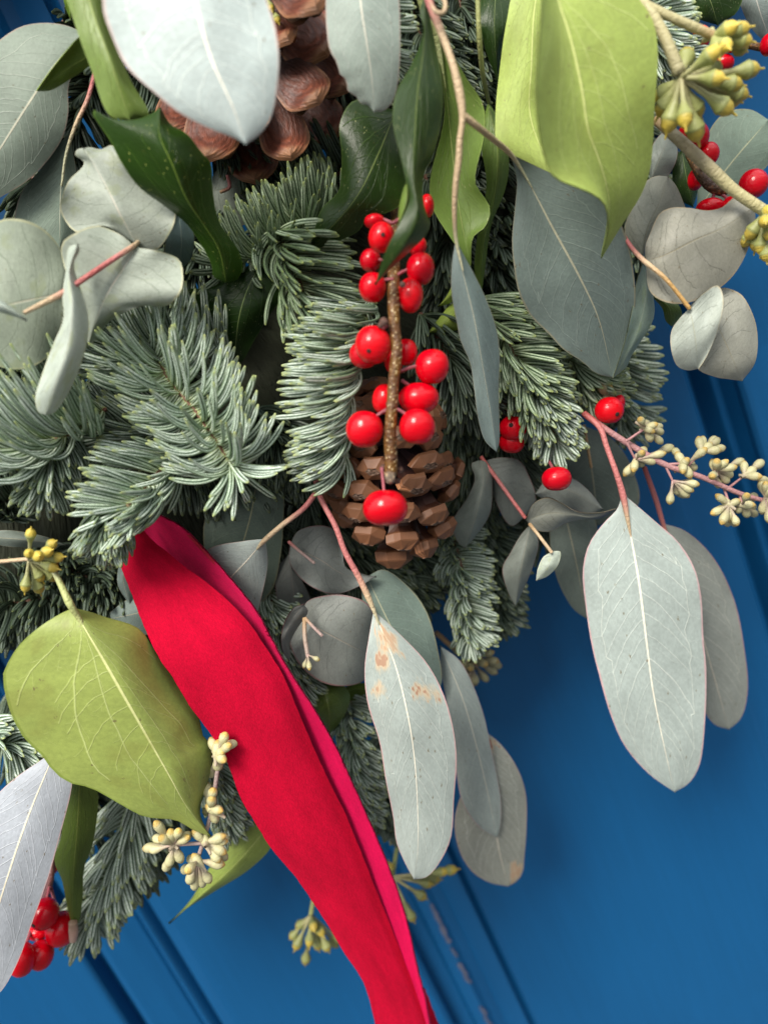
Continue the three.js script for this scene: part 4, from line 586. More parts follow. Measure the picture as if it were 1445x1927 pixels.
// ---------------------------------------------------------------- red velvet ribbon
seed = 6006;
{
  const o = thing('velvet_ribbon', 'bright red velvet ribbon tail hanging diagonally across the wreath', 'ribbon', P(290, 985, 78));
  const nap = canvasTex(1024, 1024, (g) => { g.fillStyle = '#fff'; g.fillRect(0, 0, 1024, 1024); }, (d, k, u, v) => { const f = 226 + 36 * (fbm(u * 7, v * 18, 7) - 0.5) + 38 * (vnoise(u * 190, v * 380, 8) - 0.5) + 26 * (hash(Math.floor(u * 1024), Math.floor(v * 1024), 9) - 0.5); d[k] = d[k + 1] = d[k + 2] = clamp(f, 0, 255); }, true);
  const napB = canvasTex(1024, 1024, (g) => { g.fillStyle = '#808080'; g.fillRect(0, 0, 1024, 1024); }, (d, k, u, v) => { d[k] = d[k + 1] = d[k + 2] = 128 + 90 * (vnoise(u * 200, v * 420, 18) - 0.5) + 80 * (hash(Math.floor(u * 512), Math.floor(v * 1024), 19) - 0.5); });
  nap.wrapS = nap.wrapT = napB.wrapS = napB.wrapT = THREE.RepeatWrapping;
  const velvet = new THREE.MeshPhysicalMaterial({ color: new THREE.Color().setRGB(0.64, 0.002, 0.034), map: nap, bumpMap: napB, bumpScale: 0.00018, roughness: 0.95, specularIntensity: 0.25, sheen: 0.9, sheenColor: new THREE.Color().setRGB(1, 0.06, 0.2), sheenRoughness: 0.35 });
  const glancingVelvet = new THREE.MeshPhysicalMaterial({ color: new THREE.Color().setRGB(0.74, 0.004, 0.085), map: nap, bumpMap: napB, bumpScale: 0.0001, roughness: 0.7, specularIntensity: 0.3, sheen: 0.7, sheenColor: new THREE.Color().setRGB(1, 0.1, 0.25), sheenRoughness: 0.5 });  // same velvet; its pink look at a glancing angle is put into the colour
  const strip = (Lp, Rp, hgt, off, nv = 90, nu = 22, th = 0.0008) => { const l = cpx(Lp), r = cpx(Rp), hh = cpx(hgt.map((h, i) => [i, h])); return sheet((s, t) => { const a = l.getPointAt(t), b = r.getPointAt(t), k = (s + 1) / 2, j = rr(-0.12, 0.12); return P(lerp(a.x, b.x, k) + (Math.abs(s) > 0.99 ? j * 6 : 0), lerp(a.y, b.y, k), hh.getPoint(t).y + off(k, t)); }, nu, nv, th); };
  part('front_layer', strip([[215, 1030], [226, 1062], [246, 1112], [266, 1165], [301, 1240], [321, 1268], [355, 1325], [396, 1381], [434, 1449], [453, 1502], [480, 1547], [510, 1596], [555, 1649], [589, 1698], [623, 1751], [650, 1796], [680, 1842], [695, 1879], [706, 1930], [716, 1990]],
    [[262, 985], [286, 1015], [319, 1042], [349, 1067], [382, 1090], [414, 1116], [442, 1142], [464, 1166], [482, 1190], [500, 1218], [529, 1264], [570, 1358], [604, 1438], [650, 1532], [687, 1623], [721, 1709], [752, 1785], [782, 1864], [809, 1930], [835, 1990]],
    [70, 77, 82, 82, 81, 79, 76, 74, 72], (k, t) => 2.0 * Math.sin(Math.PI * k) * (1 - 0.3 * t) + 0.35 * Math.sin(k * 5 + t * 9) + 0.25 * Math.sin(k * 3 - t * 21) + (k > 0.86 ? -(k - 0.86) * 8 : 0)), velvet, o);
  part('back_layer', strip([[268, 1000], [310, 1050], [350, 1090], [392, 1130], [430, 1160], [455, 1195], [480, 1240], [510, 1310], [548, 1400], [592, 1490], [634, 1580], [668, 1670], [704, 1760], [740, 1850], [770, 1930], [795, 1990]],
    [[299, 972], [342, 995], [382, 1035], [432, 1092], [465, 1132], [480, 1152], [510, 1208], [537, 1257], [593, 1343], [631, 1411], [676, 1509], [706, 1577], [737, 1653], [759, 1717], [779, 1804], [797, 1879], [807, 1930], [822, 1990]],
    [64, 71, 76, 77.5, 77, 75.5, 73.5, 71.5, 69.5], (k, t) => -4 * (1 - k) + 3.5 * k), glancingVelvet, o, 'brighter pink red layer showing along the right edge');
  part('back_fold', strip([[775, 1850], [790, 1890], [800, 1930], [820, 1990]], [[800, 1862], [812, 1893], [826, 1930], [850, 1990]], [60, 62, 62], () => 0, 20, 8), velvet, o, 'dark red corner of ribbon behind');
  const edge = (pts) => part('selvedge', tube(pts.map((p) => P(...p)), [0.00035, 0.00035], [[0.5, 0.002, 0.03], [0.5, 0.002, 0.03]], 6, 90), vcol({ bumpMap: napB, bumpScale: 0.0003, roughness: 0.9 }), o);
  edge([[299, 972, 61], [342, 995, 68.5], [382, 1035, 73], [432, 1092, 74], [465, 1132, 74], [480, 1152, 74], [510, 1208, 73.8], [537, 1257, 73.6], [593, 1343, 73], [631, 1411, 72.4], [676, 1509, 71.6], [706, 1577, 71], [737, 1653, 70.4], [759, 1717, 69.8], [779, 1804, 68.6], [797, 1879, 67.6], [807, 1930, 66.8], [822, 1990, 66]]);
}

// ---------------------------------------------------------------- cones
seed = 7007;
const barkNoise = canvasTex(256, 256, (g) => { g.fillStyle = '#fff'; g.fillRect(0, 0, 256, 256); }, (d, k, u, v) => { const f = 172 + 190 * (fbm(u * 9, v * 9, 41) - 0.5) + 70 * (vnoise(u * 50, v * 50, 42) - 0.5); d[k] = d[k + 1] = d[k + 2] = clamp(f + 30, 0, 255); }, true);
const coneMat = vcol({ map: barkNoise, bumpMap: barkNoise, bumpScale: 0.0004, roughness: 0.55 });
// a pine scale: a stalk that widens into a blunt lozenge end with a grey scar
function scaleGeo(from, to, wid, thk, upv) {
  const ax = to.clone().sub(from), L = ax.length(); ax.normalize();
  const S = V().crossVectors(ax, upv).normalize(), N = V().crossVectors(S, ax).normalize();
  const prof = [[0, 0.36, 0.20], [0.35, 0.50, 0.26], [0.6, 0.64, 0.34], [0.74, 0.74, 0.44], [0.79, 0.86, 0.66], [0.815, 1.0, 0.98], [0.885, 1.0, 0.97], [0.895, 0.97, 0.92], [0.95, 0.46, 0.34], [0.96, 0.40, 0.28], [0.952, 0.34, 0.22], [0.958, 0.14, 0.08], [0.945, 0.001, 0.001]];
  const n = 12, pos = [], uv = [], idx = [], col = [], sid = Math.floor(rnd() * 999); const j1 = rr(0.85, 1.12), skew = rr(-0.15, 0.15), tint = rr(0.8, 1.15);
  prof.forEach(([t, w, h], i) => { for (let k = 0; k <= n; k++) {
    const HX = [[1, 0.06], [0.52, 0.96], [-0.46, 1], [-1, -0.02], [-0.5, -0.92], [0.48, -0.98]], hk = (k % n) / 2, h0 = HX[Math.floor(hk) % 6], h1 = HX[(Math.floor(hk) + 1) % 6], hf = hk % 1, x = lerp(h0[0], h1[0], hf) + 0.10 * (hash(k % n, i > 5 ? 1 : 0, sid) - 0.5), y = lerp(h0[1], h1[1], hf) + 0.14 * (hash(k % n, i > 5 ? 3 : 2, sid) - 0.5);
    const q = from.clone().addScaledVector(ax, t * L + (t > 0.7 ? 0.06 * thk * (vnoise(k % n, i, 3) - 0.5) : 0)).addScaledVector(S, x * w * wid * j1 * 0.5 + skew * wid * 0.2 * t).addScaledVector(N, y * h * thk * 0.5 + 0.15 * thk * t);
    pos.push(q.x, q.y, q.z); uv.push(k / n * 1.6 + tint, t * 2.2 + tint);
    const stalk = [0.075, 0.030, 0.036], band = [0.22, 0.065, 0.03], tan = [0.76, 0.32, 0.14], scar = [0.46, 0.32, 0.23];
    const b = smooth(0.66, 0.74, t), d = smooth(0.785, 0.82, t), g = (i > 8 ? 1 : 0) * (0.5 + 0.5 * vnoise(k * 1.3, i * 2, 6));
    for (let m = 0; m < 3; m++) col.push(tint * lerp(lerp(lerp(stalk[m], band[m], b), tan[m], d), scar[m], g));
  } });
  const row = n + 1; for (let i = 0; i < prof.length - 1; i++) for (let k = 0; k < n; k++) { const a = i * row + k; idx.push(a, a + 1, a + row, a + 1, a + row + 1, a + row); }
  return toCreasedNormals(geo(pos, uv, idx, col), 0.32);
}
{
  const o = thing('pine_cone', 'open brown pine cone with tan scale tips behind the central red berries', 'pine cone', P(735, 860, 45));
  const core = (x, y, h) => P(lerp(736, x, 0.10), lerp(822, y, 0.12), lerp(63, h, 0.1));
  const tips = [[812, 886, 80], [845, 886, 68], [842, 919, 72], [786, 935, 84], [825, 995, 74], [839, 1022, 62], [757, 990, 84], [760, 1046, 74], [800, 1060, 66], [692, 1036, 72], [668, 990, 76], [676, 945, 82], [700, 898, 86], [643, 897, 74], [624, 942, 68], [672, 850, 80], [822, 830, 76], [760, 830, 88], [839, 787, 62], [668, 764, 66], [696, 712, 58], [716, 748, 68], [638, 976, 62], [738, 1078, 60], [856, 946, 58], [582, 906, 58], [596, 858, 54], [606, 950, 50], [645, 1000, 56], [662, 722, 50], [868, 905, 48]];
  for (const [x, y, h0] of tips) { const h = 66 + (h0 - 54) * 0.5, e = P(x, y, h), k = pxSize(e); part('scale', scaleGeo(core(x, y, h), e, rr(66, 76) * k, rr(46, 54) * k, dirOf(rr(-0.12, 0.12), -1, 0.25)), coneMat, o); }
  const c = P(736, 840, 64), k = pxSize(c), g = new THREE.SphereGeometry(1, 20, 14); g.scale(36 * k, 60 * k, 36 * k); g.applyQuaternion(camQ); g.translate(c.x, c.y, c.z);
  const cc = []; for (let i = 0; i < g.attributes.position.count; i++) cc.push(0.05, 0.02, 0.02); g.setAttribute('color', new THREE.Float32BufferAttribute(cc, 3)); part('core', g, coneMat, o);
}
{
  const o = thing('pine_cone', 'large reddish brown cone with rounded woody scales behind the blurred leaf at the top', 'pine cone', P(470, 90, 40));
  const ring = canvasTex(256, 256, (g) => { g.fillStyle = '#bbb'; g.fillRect(0, 0, 256, 256); }, (d, k, u, v) => { const r = Math.hypot((u - 0.5) * 1.2, (v - 0.55)); const f = 178 + 30 * Math.sin(r * 60 + 6 * fbm(u * 5, v * 5, 3)) * 0.5 + 80 * (fbm(u * 12, v * 12, 4) - 0.5) + 40 * (vnoise(u * 110, v * 40, 2) - 0.5); d[k] = d[k + 1] = d[k + 2] = clamp(f + 30, 0, 255); }, true);
  const mat = vcol({ map: ring, bumpMap: ring, bumpScale: 0.00028, roughness: 0.5, side: THREE.DoubleSide });
  // [tip x, y, h, width px, base x, y, h, dish]
  for (const [x, y, h, w, bx, by, bh] of [[592, 178, 74, 104, 500, 110, 58], [545, 285, 66, 98, 505, 150, 50], [478, 332, 56, 100, 470, 170, 40], [385, 288, 66, 112, 420, 130, 46], [312, 235, 60, 90, 390, 110, 42], [648, 158, 58, 80, 540, 90, 44], [628, 250, 46, 96, 530, 140, 34], [430, 308, 46, 90, 440, 160, 32], [610, 90, 68, 120, 500, 10, 56], [590, 0, 84, 110, 500, -60, 60], [640, 30, 62, 90, 540, 0, 44], [536, 60, 74, 80, 470, 30, 58], [520, 120, 60, 90, 450, 60, 48], [350, 270, 48, 90, 400, 130, 34], [460, 240, 70, 100, 450, 120, 56]]) {
    const A = P(bx, by, bh), B = P(x, y, h), ax = B.clone().sub(A), L = ax.length(), k = pxSize(B); ax.normalize();
    const S = V().crossVectors(ax, camZ).normalize(), N = V().crossVectors(S, ax).normalize(), tone = rr(0.8, 1.15), sk = rr(-0.2, 0.2);
    const shape = (t) => 0.32 + 0.68 * Math.pow(Math.sin(clamp(t * 1.25) * Math.PI / 2), 1.5), endcap = (t) => t < 0.72 ? 1 : Math.sqrt(Math.max(0, 1 - Math.pow((t - 0.72) / 0.28, 2)));
    part('scale', sheet((s, t) => { const wv = shape(t) * endcap(t) * w * k * 0.5; return A.clone().addScaledVector(ax, t * L).addScaledVector(S, s * wv + sk * wv * t * 0.3).addScaledVector(N, (0.0016 * s * s * smooth(0.3, 0.9, t) + 0.0045 * Math.pow(t, 4) - 0.001) * -1 + 0.0026 * smooth(0.75, 1, t)); }, 16, 30, (s, t) => 0.0011 + 0.0016 * smooth(0.5, 0.95, t),
      (s, t) => { const e = Math.max(smooth(0.90, 0.97, t), smooth(0.84, 0.95, Math.abs(s)) * smooth(0.55, 0.7, t)), d = smooth(0.35, 0.9, t); return [0.05, 0.018, 0.012].map((v, i) => tone * lerp(lerp(v, [0.26, 0.075, 0.04][i], d), [0.48, 0.22, 0.10][i], e)); }), mat, o);
  }
  const c = P(460, 70, 36), k = pxSize(c), g = new THREE.SphereGeometry(1, 20, 14); g.scale(120 * k, 130 * k, 70 * k); g.applyQuaternion(camQ); g.translate(c.x, c.y, c.z);
  const cc = []; for (let i = 0; i < g.attributes.position.count; i++) cc.push(0.04, 0.016, 0.012); g.setAttribute('color', new THREE.Float32BufferAttribute(cc, 3)); part('core', g, mat, o);
}

// ---------------------------------------------------------------- fir sprigs
seed = 8008;
const needleTex = canvasTex(128, 256, (g, w, h) => {
  const gr = g.createLinearGradient(0, h, 0, 0); gr.addColorStop(0, '#a3a878'); gr.addColorStop(0.14, '#8a9878'); gr.addColorStop(0.45, '#7e8f7c'); gr.addColorStop(0.93, '#808f7e'); gr.addColorStop(0.985, '#8c9770'); gr.addColorStop(1, '#98a068'); g.fillStyle = gr; g.fillRect(0, 0, w, h);
  for (const [u, wd, c] of [[0.25, 0.05, 'rgba(34,54,38,.95)'], [0.0, 0.05, 'rgba(92,112,66,.9)'], [0.5, 0.05, 'rgba(92,112,66,.9)'], [1, 0.05, 'rgba(92,112,66,.9)'], [0.75, 0.06, 'rgba(60,84,60,.8)'], [0.16, 0.06, 'rgba(200,208,201,.78)'], [0.34, 0.06, 'rgba(200,208,201,.78)'], [0.66, 0.05, 'rgba(184,192,182,.5)'], [0.84, 0.05, 'rgba(184,192,182,.5)']]) { g.fillStyle = c; g.fillRect((u - wd / 2) * w, h * 0.06, wd * w, h * 0.9); }
}, (d, k, u, v) => { const f = 1 + 0.3 * (vnoise(u * 30, v * 60, 14) - 0.5); d[k] *= f; d[k + 1] *= f; d[k + 2] *= f; }, true);
const needleMat = {};
const needleMaterial = (t) => needleMat[t] ??= new THREE.MeshPhysicalMaterial({ map: needleTex, roughness: 0.45, specularIntensity: 0.7, color: new THREE.Color().setRGB(...t) });
function needleGeo(b, c1, c2, e, wid, rings = 10, sides = 8) {
  const cv = new THREE.CubicBezierCurve3(b, c1, c2, e), pos = [], uv = [], idx = [];
  const view = camera.position.clone().sub(b).normalize().add(V(rr(-0.35, 0.35), rr(-0.35, 0.35), 0)); let ref = view;
  for (let i = 0; i <= rings; i++) {
    const t = i / rings, p = cv.getPoint(t), T = cv.getTangent(t), S = V().crossVectors(T, ref).normalize(), N = V().crossVectors(S, T).normalize(); ref = N;
    const w = wid * (t < 0.15 ? lerp(0.55, 1, t / 0.15) : t > 0.8 ? Math.sqrt(1 - 0.82 * Math.pow((t - 0.8) / 0.2, 3)) : 1) * 0.5, h = w * 0.5;
    for (let k = 0; k <= sides; k++) { const a = k / sides * 2 * Math.PI; const groove = 1 - 0.35 * Math.exp(-Math.pow((a - Math.PI / 2) / 0.35, 2)); const q = p.clone().addScaledVector(S, Math.cos(a) * w).addScaledVector(N, Math.sin(a) * h * groove); pos.push(q.x, q.y, q.z); uv.push(k / sides, t); }
  }
  const row = sides + 1; for (let i = 0; i < rings; i++) for (let k = 0; k < sides; k++) { const a = i * row + k; idx.push(a, a + 1, a + row, a + 1, a + row + 1, a + row); }
  const v = pos.length / 3, q = e.clone().addScaledVector(cv.getTangent(1), wid * 0.22); pos.push(q.x, q.y, q.z); uv.push(0.5, 1);
  for (let k = 0; k < sides; k++) idx.push(rings * row + k, rings * row + k + 1, v);
  return geo(pos, uv, idx);
}
const firTone = { pale: [1.32, 1.34, 1.33], mid: [0.92, 0.95, 0.93], green: [0.82, 0.88, 0.70], dark: [0.3, 0.34, 0.3] };  // dark: shade of the gaps put into the needle colour
// pts stem [x,y,h]; comb [dx,dy,dz] where the needles bend to; n needles of len px; arc = half range (deg) of directions round the stem seen from the viewer; single = each needle its own part
function fir(label, pts, { n = 110, len = 90, wid = 11, comb = [0, -1, 0.2], bend = 0.9, fwd = 0.5, arc = 110, partg = 0, tone = 'mid', single = false, tipFan = 14, lean = 0, rad = 5, rings = 10 }) {
  const w = pts.map((p) => P(...p)), c = curve(w), o = thing('fir_sprig', label, 'fir sprig', w[0]);
  const k = pxSize(w[Math.floor(w.length / 2)]), C = dirOf(...comb), list = [];
  part('stem', tube(w, [rad * k, rad * k * 0.6], [[0.14, 0.06, 0.035], [0.20, 0.10, 0.06]], 7, 20), stemMat, o);
  const total = n + tipFan;
  for (let i = 0; i < total; i++) {
    const tip = i >= n, t = tip ? rr(0.95, 1) : clamp((i + rr(0, 1)) / n), p = c.getPointAt(t), T = c.getTangentAt(t).normalize(), Z = camera.position.clone().sub(p).normalize(), S = V().crossVectors(T, Z).normalize(), Q = V().crossVectors(S, T).normalize();
    const a = (tip ? rr(-180, 180) : lean + (rnd() < 0.5 ? -1 : 1) * rr(partg, arc)) * Math.PI / 180, rad_ = Q.clone().multiplyScalar(Math.cos(a)).addScaledVector(S, Math.sin(a));
    const f = tip ? rr(0.9, 2.2) : fwd * rr(0.7, 1.4), d0 = rad_.clone().addScaledVector(T, f).normalize();
    const d1 = d0.clone().addScaledVector(C, bend * rr(0.7, 1.3) * (tip ? 0.35 : 1)).add(V(rr(-0.09, 0.09), rr(-0.09, 0.09), rr(-0.09, 0.09))).normalize();
    const L = len * k * rr(0.82, 1.1) * (tip ? 0.75 : lerp(1, 0.8, t * t));
    const c1 = p.clone().addScaledVector(d0, L * 0.40), c2 = c1.clone().addScaledVector(d0.clone().add(d1).normalize(), L * 0.26), e = c2.clone().addScaledVector(d1, L * 0.44);
    list.push(needleGeo(p, c1, c2, e, wid * k * rr(0.85, 1.1), rings));
  }
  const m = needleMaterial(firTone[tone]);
  if (single) { list.slice(0, 290).forEach((g) => part('needle', g, [needleMaterial(firTone[tone]), needleMaterial([firTone[tone][0] * 0.86, firTone[tone][1] * 0.9, firTone[tone][2] * 0.82])][rnd() < 0.7 ? 0 : 1], o)); }
  else { const g = part('needles', mergeGeometries(list), m, o); g.userData.kind = 'stuff'; }
  const e = w[w.length - 1]; for (let i = 0; i < 3; i++) { const b = new THREE.SphereGeometry(rr(4, 6) * k, 8, 6); b.translate(e.x + rr(-5, 5) * k, e.y + rr(-5, 5) * k, e.z + rr(0, 4) * k); const q = []; for (let j = 0; j < b.attributes.position.count; j++) q.push(0.42, 0.30, 0.18); b.setAttribute('color', new THREE.Float32BufferAttribute(q, 3)); part('tip_bud', b, stemMat, o); }
  return o;
}
fir('pale fir sprig tip with long arching needles, largest in the left centre', [[270, 640, 70], [320, 715, 76], [372, 780, 80], [440, 878, 84]], { n: 175, len: 138, wid: 11.8, comb: [-0.42, -1, 0.2], bend: 1.45, arc: 112, partg: 12, fwd: 0.35, tone: 'pale', single: true, tipFan: 18 });
fir('pale fir sprig with upright curved needles at the left edge under the white leaf', [[200, 770, 72], [130, 815, 78], [60, 842, 80], [-40, 850, 78]], { n: 145, len: 172, wid: 11.8, comb: [-0.3, -1, 0.0], bend: 1.5, arc: 95, lean: 20, fwd: 0.6, tone: 'pale', single: true });
fir('fir sprig tip with a round pale bud, needles sweeping left above the ribbon', [[330, 850, 74], [285, 905, 80], [240, 955, 86]], { n: 90, len: 118, wid: 11.5, comb: [-1, -0.15, 0.1], bend: 1.3, arc: 105, partg: 20, fwd: 0.6, tone: 'pale', single: true, tipFan: 10 });
fir('fan-shaped fir sprig end pointing down at the top of the ribbon', [[230, 930, 74], [212, 968, 80], [200, 1000, 83]], { n: 110, len: 86, wid: 11, comb: [-0.05, 1, 0.15], bend: 1.2, arc: 120, fwd: 0.9, tone: 'mid', single: true, tipFan: 26 });
fir('small fir sprig pointing down at the left, above the yellow ivy buds', [[118, 800, 70], [98, 860, 75], [84, 915, 77]], { n: 70, len: 84, wid: 12, comb: [-0.1, 1, 0.1], bend: 0.9, arc: 110, fwd: 0.6, tone: 'mid', single: true, tipFan: 14 });
fir('fir sprig lying behind the pale arching one, needles swept left', [[350, 790, 64], [250, 810, 66], [160, 800, 64]], { n: 120, len: 110, comb: [-0.7, -0.5, 0.2], bend: 0.8, fwd: 0.5, tone: 'mid' });
fir('fir sprig with dense upright needles under the silvery round leaf', [[440, 690, 62], [330, 660, 68], [220, 650, 66], [150, 660, 62]], { n: 170, len: 118, comb: [-0.1, -1, 0.2], bend: 1.1, arc: 100, tone: 'mid' });
fir('long fir sprig beside the berry twig with needles sweeping left', [[694, 560, 70], [676, 640, 76], [656, 720, 80], [648, 790, 80], [640, 850, 78]], { n: 175, len: 140, wid: 11.4, comb: [-1, -0.25, 0.05], bend: 1.7, arc: 85, lean: 30, fwd: 0.95, tone: 'pale', single: true, tipFan: 14 });
fir('fir sprig with yellow-tipped needles reaching right towards the upper berries', [[520, 430, 64], [552, 500, 68], [580, 570, 70], [610, 630, 68]], { n: 165, len: 126, wid: 10.8, comb: [0.9, 0.35, 0.15], bend: 1.1, arc: 100, lean: -20, tone: 'green', single: true });
fir('fir sprig with upright needles below the reddish cone', [[650, 400, 52], [580, 420, 58], [500, 470, 62], [430, 500, 62]], { n: 170, len: 104, comb: [0.15, -1, 0.2], bend: 1.2, arc: 100, tone: 'green' });
fir('fir sprig under the reddish cone, shaded', [[680, 300, 40], [600, 350, 46], [520, 400, 48]], { n: 120, len: 100, comb: [-0.3, -1, 0.2], tone: 'dark', bend: 1 });
fir('fir sprig ending between the narrow leaf and the broad dark leaf', [[900, 560, 56], [950, 640, 60], [990, 700, 62], [1010, 760, 62]], { n: 130, len: 96, comb: [0.7, 0.4, 0.2], bend: 0.8, tone: 'green', arc: 120 });
fir('fir sprig hanging above the dark red berry pair', [[985, 690, 58], [1020, 745, 62], [1045, 825, 62]], { n: 110, len: 74, wid: 12, comb: [0.5, 0.75, 0.1], bend: 0.9, tone: 'mid', arc: 120, tipFan: 18 });
fir('fir sprig under the tip of the broad dark leaf, needles pointing right', [[1000, 590, 50], [1060, 660, 54], [1120, 735, 54]], { n: 150, len: 84, wid: 12, comb: [0.9, 0.2, 0.1], bend: 0.8, tone: 'green' });
fir('blurred fir sprig farthest right, against the blue door', [[1100, 560, 34], [1150, 640, 36], [1175, 740, 36], [1180, 790, 34]], { n: 150, len: 76, wid: 12, comb: [0.8, -0.1, 0.1], bend: 0.8, tone: 'mid' });
fir('dark fir sprig between the cone and the narrow grey leaf', [[790, 590, 56], [840, 660, 58], [880, 750, 56]], { n: 130, len: 96, comb: [0.2, 0.9, 0.2], bend: 0.7, tone: 'dark' });
fir('fir sprig hanging straight down right of the cone, needles wrapped round it', [[850, 990, 44], [868, 1070, 50], [882, 1150, 52], [884, 1200, 52]], { n: 150, len: 62, wid: 11, comb: [0.7, 0.35, 0.4], bend: 1.1, arc: 120, tone: 'mid', fwd: 0.2 });
fir('dim hanging fir sprig behind the wrapped one', [[920, 960, 34], [938, 1060, 38], [945, 1160, 38]], { n: 120, len: 60, wid: 11, comb: [0.8, 0.3, 0.3], tone: 'dark', bend: 1 });
fir('short frosted fir sprig at the left edge over the violet grey leaf', [[-50, 1370, 70], [0, 1400, 74], [45, 1420, 74]], { n: 90, len: 84, wid: 11.5, comb: [0.4, 0.8, 0.15], bend: 0.7, tone: 'pale', tipFan: 16 });
fir('hanging fir sprig with a blurred tip over the door at the lower left', [[270, 1470, 52], [235, 1580, 54], [195, 1680, 54], [172, 1735, 52]], { n: 190, len: 86, wid: 12, comb: [0.15, 1, 0.1], bend: 0.8, tone: 'mid', arc: 120, tipFan: 24 });
fir('fir sprig behind the hanging one, under the large ivy leaf', [[340, 1470, 44], [290, 1560, 46], [255, 1630, 46]], { n: 120, len: 80, comb: [0.2, 1, 0.1], tone: 'dark', bend: 0.8 });
fir('fir sprig between the cream seed buds and the ribbon', [[400, 1400, 58], [415, 1480, 62], [430, 1545, 62]], { n: 110, len: 60, wid: 11.5, comb: [0.8, 0.5, 0.2], tone: 'mid', bend: 0.9 });
fir('fir sprig seen between the ribbon and the scarred leaf', [[655, 1300, 46], [665, 1390, 52], [672, 1470, 52], [680, 1530, 50]], { n: 160, len: 58, wid: 11, comb: [0.7, 0.5, 0.3], tone: 'mid', bend: 1.0, fwd: 0.2 });
fir('dark fir sprig behind the scarred leaf', [[715, 1380, 38], [722, 1470, 40], [726, 1545, 40]], { n: 110, len: 58, wid: 11, comb: [0.6, 0.6, 0.3], tone: 'dark', bend: 1 });
fir('dim fir sprig along the right side of the ribbon near the slate leaves', [[505, 1110, 52], [540, 1200, 56], [575, 1290, 56]], { n: 130, len: 66, wid: 11, comb: [0.9, 0.2, 0.2], tone: 'mid', bend: 1 });
fir('fir sprig tips showing right of the torn-tip leaf at the top', [[705, -40, 66], [722, 40, 70], [730, 110, 68]], { n: 70, len: 66, wid: 11, comb: [1, -0.1, 0.2], tone: 'pale', bend: 1 });
fir('frosted fir sprig behind the ivy branch at the upper right', [[1190, -20, 60], [1225, 40, 64], [1255, 110, 62]], { n: 130, len: 78, wid: 11, comb: [1, 0.1, 0.2], tone: 'pale', bend: 1 });
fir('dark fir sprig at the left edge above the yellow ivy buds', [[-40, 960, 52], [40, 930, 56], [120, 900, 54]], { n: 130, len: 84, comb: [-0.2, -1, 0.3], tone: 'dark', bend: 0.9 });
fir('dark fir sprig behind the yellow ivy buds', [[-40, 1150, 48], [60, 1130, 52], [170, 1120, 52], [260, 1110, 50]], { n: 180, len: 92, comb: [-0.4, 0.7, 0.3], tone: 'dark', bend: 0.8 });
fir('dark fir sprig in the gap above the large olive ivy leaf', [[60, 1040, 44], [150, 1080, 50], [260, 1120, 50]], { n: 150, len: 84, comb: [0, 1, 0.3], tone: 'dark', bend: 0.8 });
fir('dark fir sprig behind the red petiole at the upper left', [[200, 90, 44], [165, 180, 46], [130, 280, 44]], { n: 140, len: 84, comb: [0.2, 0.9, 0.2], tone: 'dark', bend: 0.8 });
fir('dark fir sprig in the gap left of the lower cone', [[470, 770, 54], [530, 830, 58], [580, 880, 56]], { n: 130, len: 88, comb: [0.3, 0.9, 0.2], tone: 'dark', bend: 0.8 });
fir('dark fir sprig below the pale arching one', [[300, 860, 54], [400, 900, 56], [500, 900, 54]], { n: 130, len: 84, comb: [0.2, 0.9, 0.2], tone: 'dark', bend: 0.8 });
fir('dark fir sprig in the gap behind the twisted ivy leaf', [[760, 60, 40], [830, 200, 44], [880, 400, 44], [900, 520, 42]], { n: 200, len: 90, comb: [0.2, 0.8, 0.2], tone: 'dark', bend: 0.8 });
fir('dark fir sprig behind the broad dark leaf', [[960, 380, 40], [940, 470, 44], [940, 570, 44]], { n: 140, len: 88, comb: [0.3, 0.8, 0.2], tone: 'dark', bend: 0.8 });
fir('dark fir sprig under the lowest slate leaf, beside the cone', [[620, 1000, 40], [690, 1070, 42], [780, 1110, 42]], { n: 140, len: 84, comb: [0.3, 0.9, 0.2], tone: 'dark', bend: 0.8 });

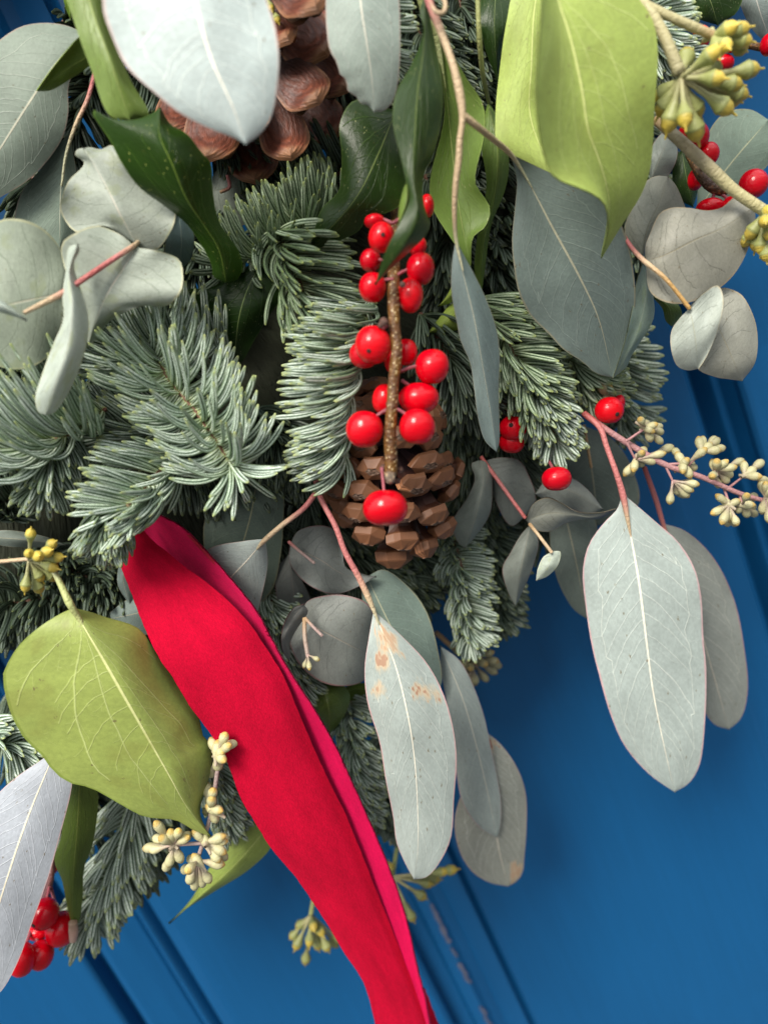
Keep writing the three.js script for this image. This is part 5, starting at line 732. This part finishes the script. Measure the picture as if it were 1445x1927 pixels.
for (const [label, pts, comb] of [
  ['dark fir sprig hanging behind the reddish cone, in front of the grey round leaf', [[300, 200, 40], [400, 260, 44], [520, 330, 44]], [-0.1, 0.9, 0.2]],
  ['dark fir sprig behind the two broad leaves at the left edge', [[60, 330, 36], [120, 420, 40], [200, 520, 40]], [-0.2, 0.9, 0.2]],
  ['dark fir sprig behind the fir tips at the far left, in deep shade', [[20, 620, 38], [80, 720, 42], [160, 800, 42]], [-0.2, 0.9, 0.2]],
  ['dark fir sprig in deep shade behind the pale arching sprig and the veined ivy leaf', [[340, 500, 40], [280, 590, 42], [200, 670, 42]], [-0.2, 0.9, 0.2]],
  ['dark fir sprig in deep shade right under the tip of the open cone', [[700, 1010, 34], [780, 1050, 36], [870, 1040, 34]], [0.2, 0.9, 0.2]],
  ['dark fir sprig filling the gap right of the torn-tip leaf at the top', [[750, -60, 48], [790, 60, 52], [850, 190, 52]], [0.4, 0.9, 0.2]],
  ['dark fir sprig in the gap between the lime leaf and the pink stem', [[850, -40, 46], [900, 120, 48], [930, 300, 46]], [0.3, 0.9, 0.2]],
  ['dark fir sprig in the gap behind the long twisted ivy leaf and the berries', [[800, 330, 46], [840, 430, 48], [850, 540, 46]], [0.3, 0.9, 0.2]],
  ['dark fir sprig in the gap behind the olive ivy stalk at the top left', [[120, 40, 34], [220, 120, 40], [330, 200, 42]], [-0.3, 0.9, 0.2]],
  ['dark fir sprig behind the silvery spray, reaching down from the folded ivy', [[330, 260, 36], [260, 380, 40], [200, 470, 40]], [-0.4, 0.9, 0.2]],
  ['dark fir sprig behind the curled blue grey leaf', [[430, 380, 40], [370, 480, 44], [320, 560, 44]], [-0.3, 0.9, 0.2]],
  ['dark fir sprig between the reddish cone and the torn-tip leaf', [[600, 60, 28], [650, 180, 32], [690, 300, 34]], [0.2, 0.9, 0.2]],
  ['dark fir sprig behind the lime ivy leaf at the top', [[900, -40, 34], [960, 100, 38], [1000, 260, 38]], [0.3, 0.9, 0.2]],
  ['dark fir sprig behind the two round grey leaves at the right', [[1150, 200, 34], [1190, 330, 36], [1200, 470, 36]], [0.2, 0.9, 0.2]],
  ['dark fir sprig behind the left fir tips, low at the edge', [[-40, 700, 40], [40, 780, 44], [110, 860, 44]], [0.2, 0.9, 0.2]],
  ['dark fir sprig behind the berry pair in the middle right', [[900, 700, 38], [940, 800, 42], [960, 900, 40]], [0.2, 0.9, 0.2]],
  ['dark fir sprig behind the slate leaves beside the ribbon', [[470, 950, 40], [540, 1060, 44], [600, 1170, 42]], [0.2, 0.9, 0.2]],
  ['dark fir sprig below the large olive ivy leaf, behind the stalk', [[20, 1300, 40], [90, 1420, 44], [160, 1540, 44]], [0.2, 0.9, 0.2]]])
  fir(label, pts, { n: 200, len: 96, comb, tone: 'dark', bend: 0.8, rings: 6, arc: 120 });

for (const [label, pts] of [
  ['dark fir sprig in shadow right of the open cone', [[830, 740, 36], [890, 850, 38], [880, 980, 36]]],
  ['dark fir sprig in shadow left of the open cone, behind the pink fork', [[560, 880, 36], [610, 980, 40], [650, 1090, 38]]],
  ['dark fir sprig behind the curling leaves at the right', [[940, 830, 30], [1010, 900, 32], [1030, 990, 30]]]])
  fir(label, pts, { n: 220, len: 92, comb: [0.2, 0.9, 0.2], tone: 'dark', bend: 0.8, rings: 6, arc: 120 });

// ---------------------------------------------------------------- added dark ring under it all, shade of the gaps in its colour
seed = 9009;
{
  const o = thing('wreath_base', 'added dark ring behind the foliage, with the shade of the gaps in its colour', 'wreath base', P(560, 700, 0));
  const mid = P(0, 0, 26), R0 = 0.132, pts = Array.from({ length: 25 }, (_, i) => { const a = i / 24 * 2 * Math.PI; return mid.clone().add(V(Math.cos(a) * R0, Math.sin(a) * R0, 0)); });
  const c = new THREE.CatmullRomCurve3(pts.slice(0, 24), true), nv = 320, nu = 40, pos = [], uv = [], idx = [], col = [];
  for (let j = 0; j <= nv; j++) { const t = j / nv, p = c.getPointAt(t), T = c.getTangentAt(t), S = V().crossVectors(T, V(0, 0, 1)).normalize(), N = V().crossVectors(S, T).normalize();
    for (let i = 0; i <= nu; i++) { const a = i / nu * 2 * Math.PI, f = fbm((j % nv) * 0.5, (i % nu) * 0.6, 5), r = (0.016 + 0.007 * f) * lerp(1, 2.2, smooth(-0.01, 0.06, p.y - EYE - 0.12)); const q = p.clone().addScaledVector(S, Math.cos(a) * r * 1.95).addScaledVector(N, Math.sin(a) * r * 0.95); pos.push(q.x, q.y, Math.max(0.001, q.z)); uv.push(i / nu * 6, t * 60); col.push(0.012 + 0.012 * f, 0.014 + 0.016 * f, 0.008 + 0.006 * f); } }  // unseen upper part of the ring is fattened to shade the door
  for (let j = 0; j < nv; j++) for (let i = 0; i < nu; i++) { const a = j * (nu + 1) + i; idx.push(a, a + 1, a + nu + 1, a + 1, a + nu + 2, a + nu + 1); }
  part('shade_ring', geo(pos, uv, idx, col), vcol({ bumpMap: barkBump, bumpScale: 0.0006, roughness: 1 }), o);
  const list = []; // unseen rest of the wreath above the picture, dark fir that shades the door
  for (let i = 0; i < 2600; i++) { const a = rr(0.1, 3.3), rad = R0 + rr(-0.04, 0.04), b = mid.clone().add(V(Math.cos(a) * rad, Math.sin(a) * rad, rr(0.01, 0.05))); if (b.y < EYE + 0.155 + 0.25 * Math.max(0, -b.x - 0.02) * 0) continue; const d = V(Math.cos(a) * rr(-0.6, 1), Math.sin(a) * rr(-0.6, 1), rr(0.3, 1)).add(V(rr(-0.5, 0.5), rr(-0.5, 0.5), 0)).normalize().multiplyScalar(rr(0.012, 0.02)); list.push(needleGeo(b, b.clone().addScaledVector(d, 0.4), b.clone().addScaledVector(d, 0.7).add(V(0, 0.001, 0.002)), b.clone().add(d).add(V(0, 0.002, 0.004)), 0.0016, 4, 6)); }
  part('foliage', mergeGeometries(list), needleMaterial(firTone.dark), o).userData.kind = 'stuff';
}
scene.traverse((o) => { delete o.userData.origin; });
renderer.render(scene, camera);
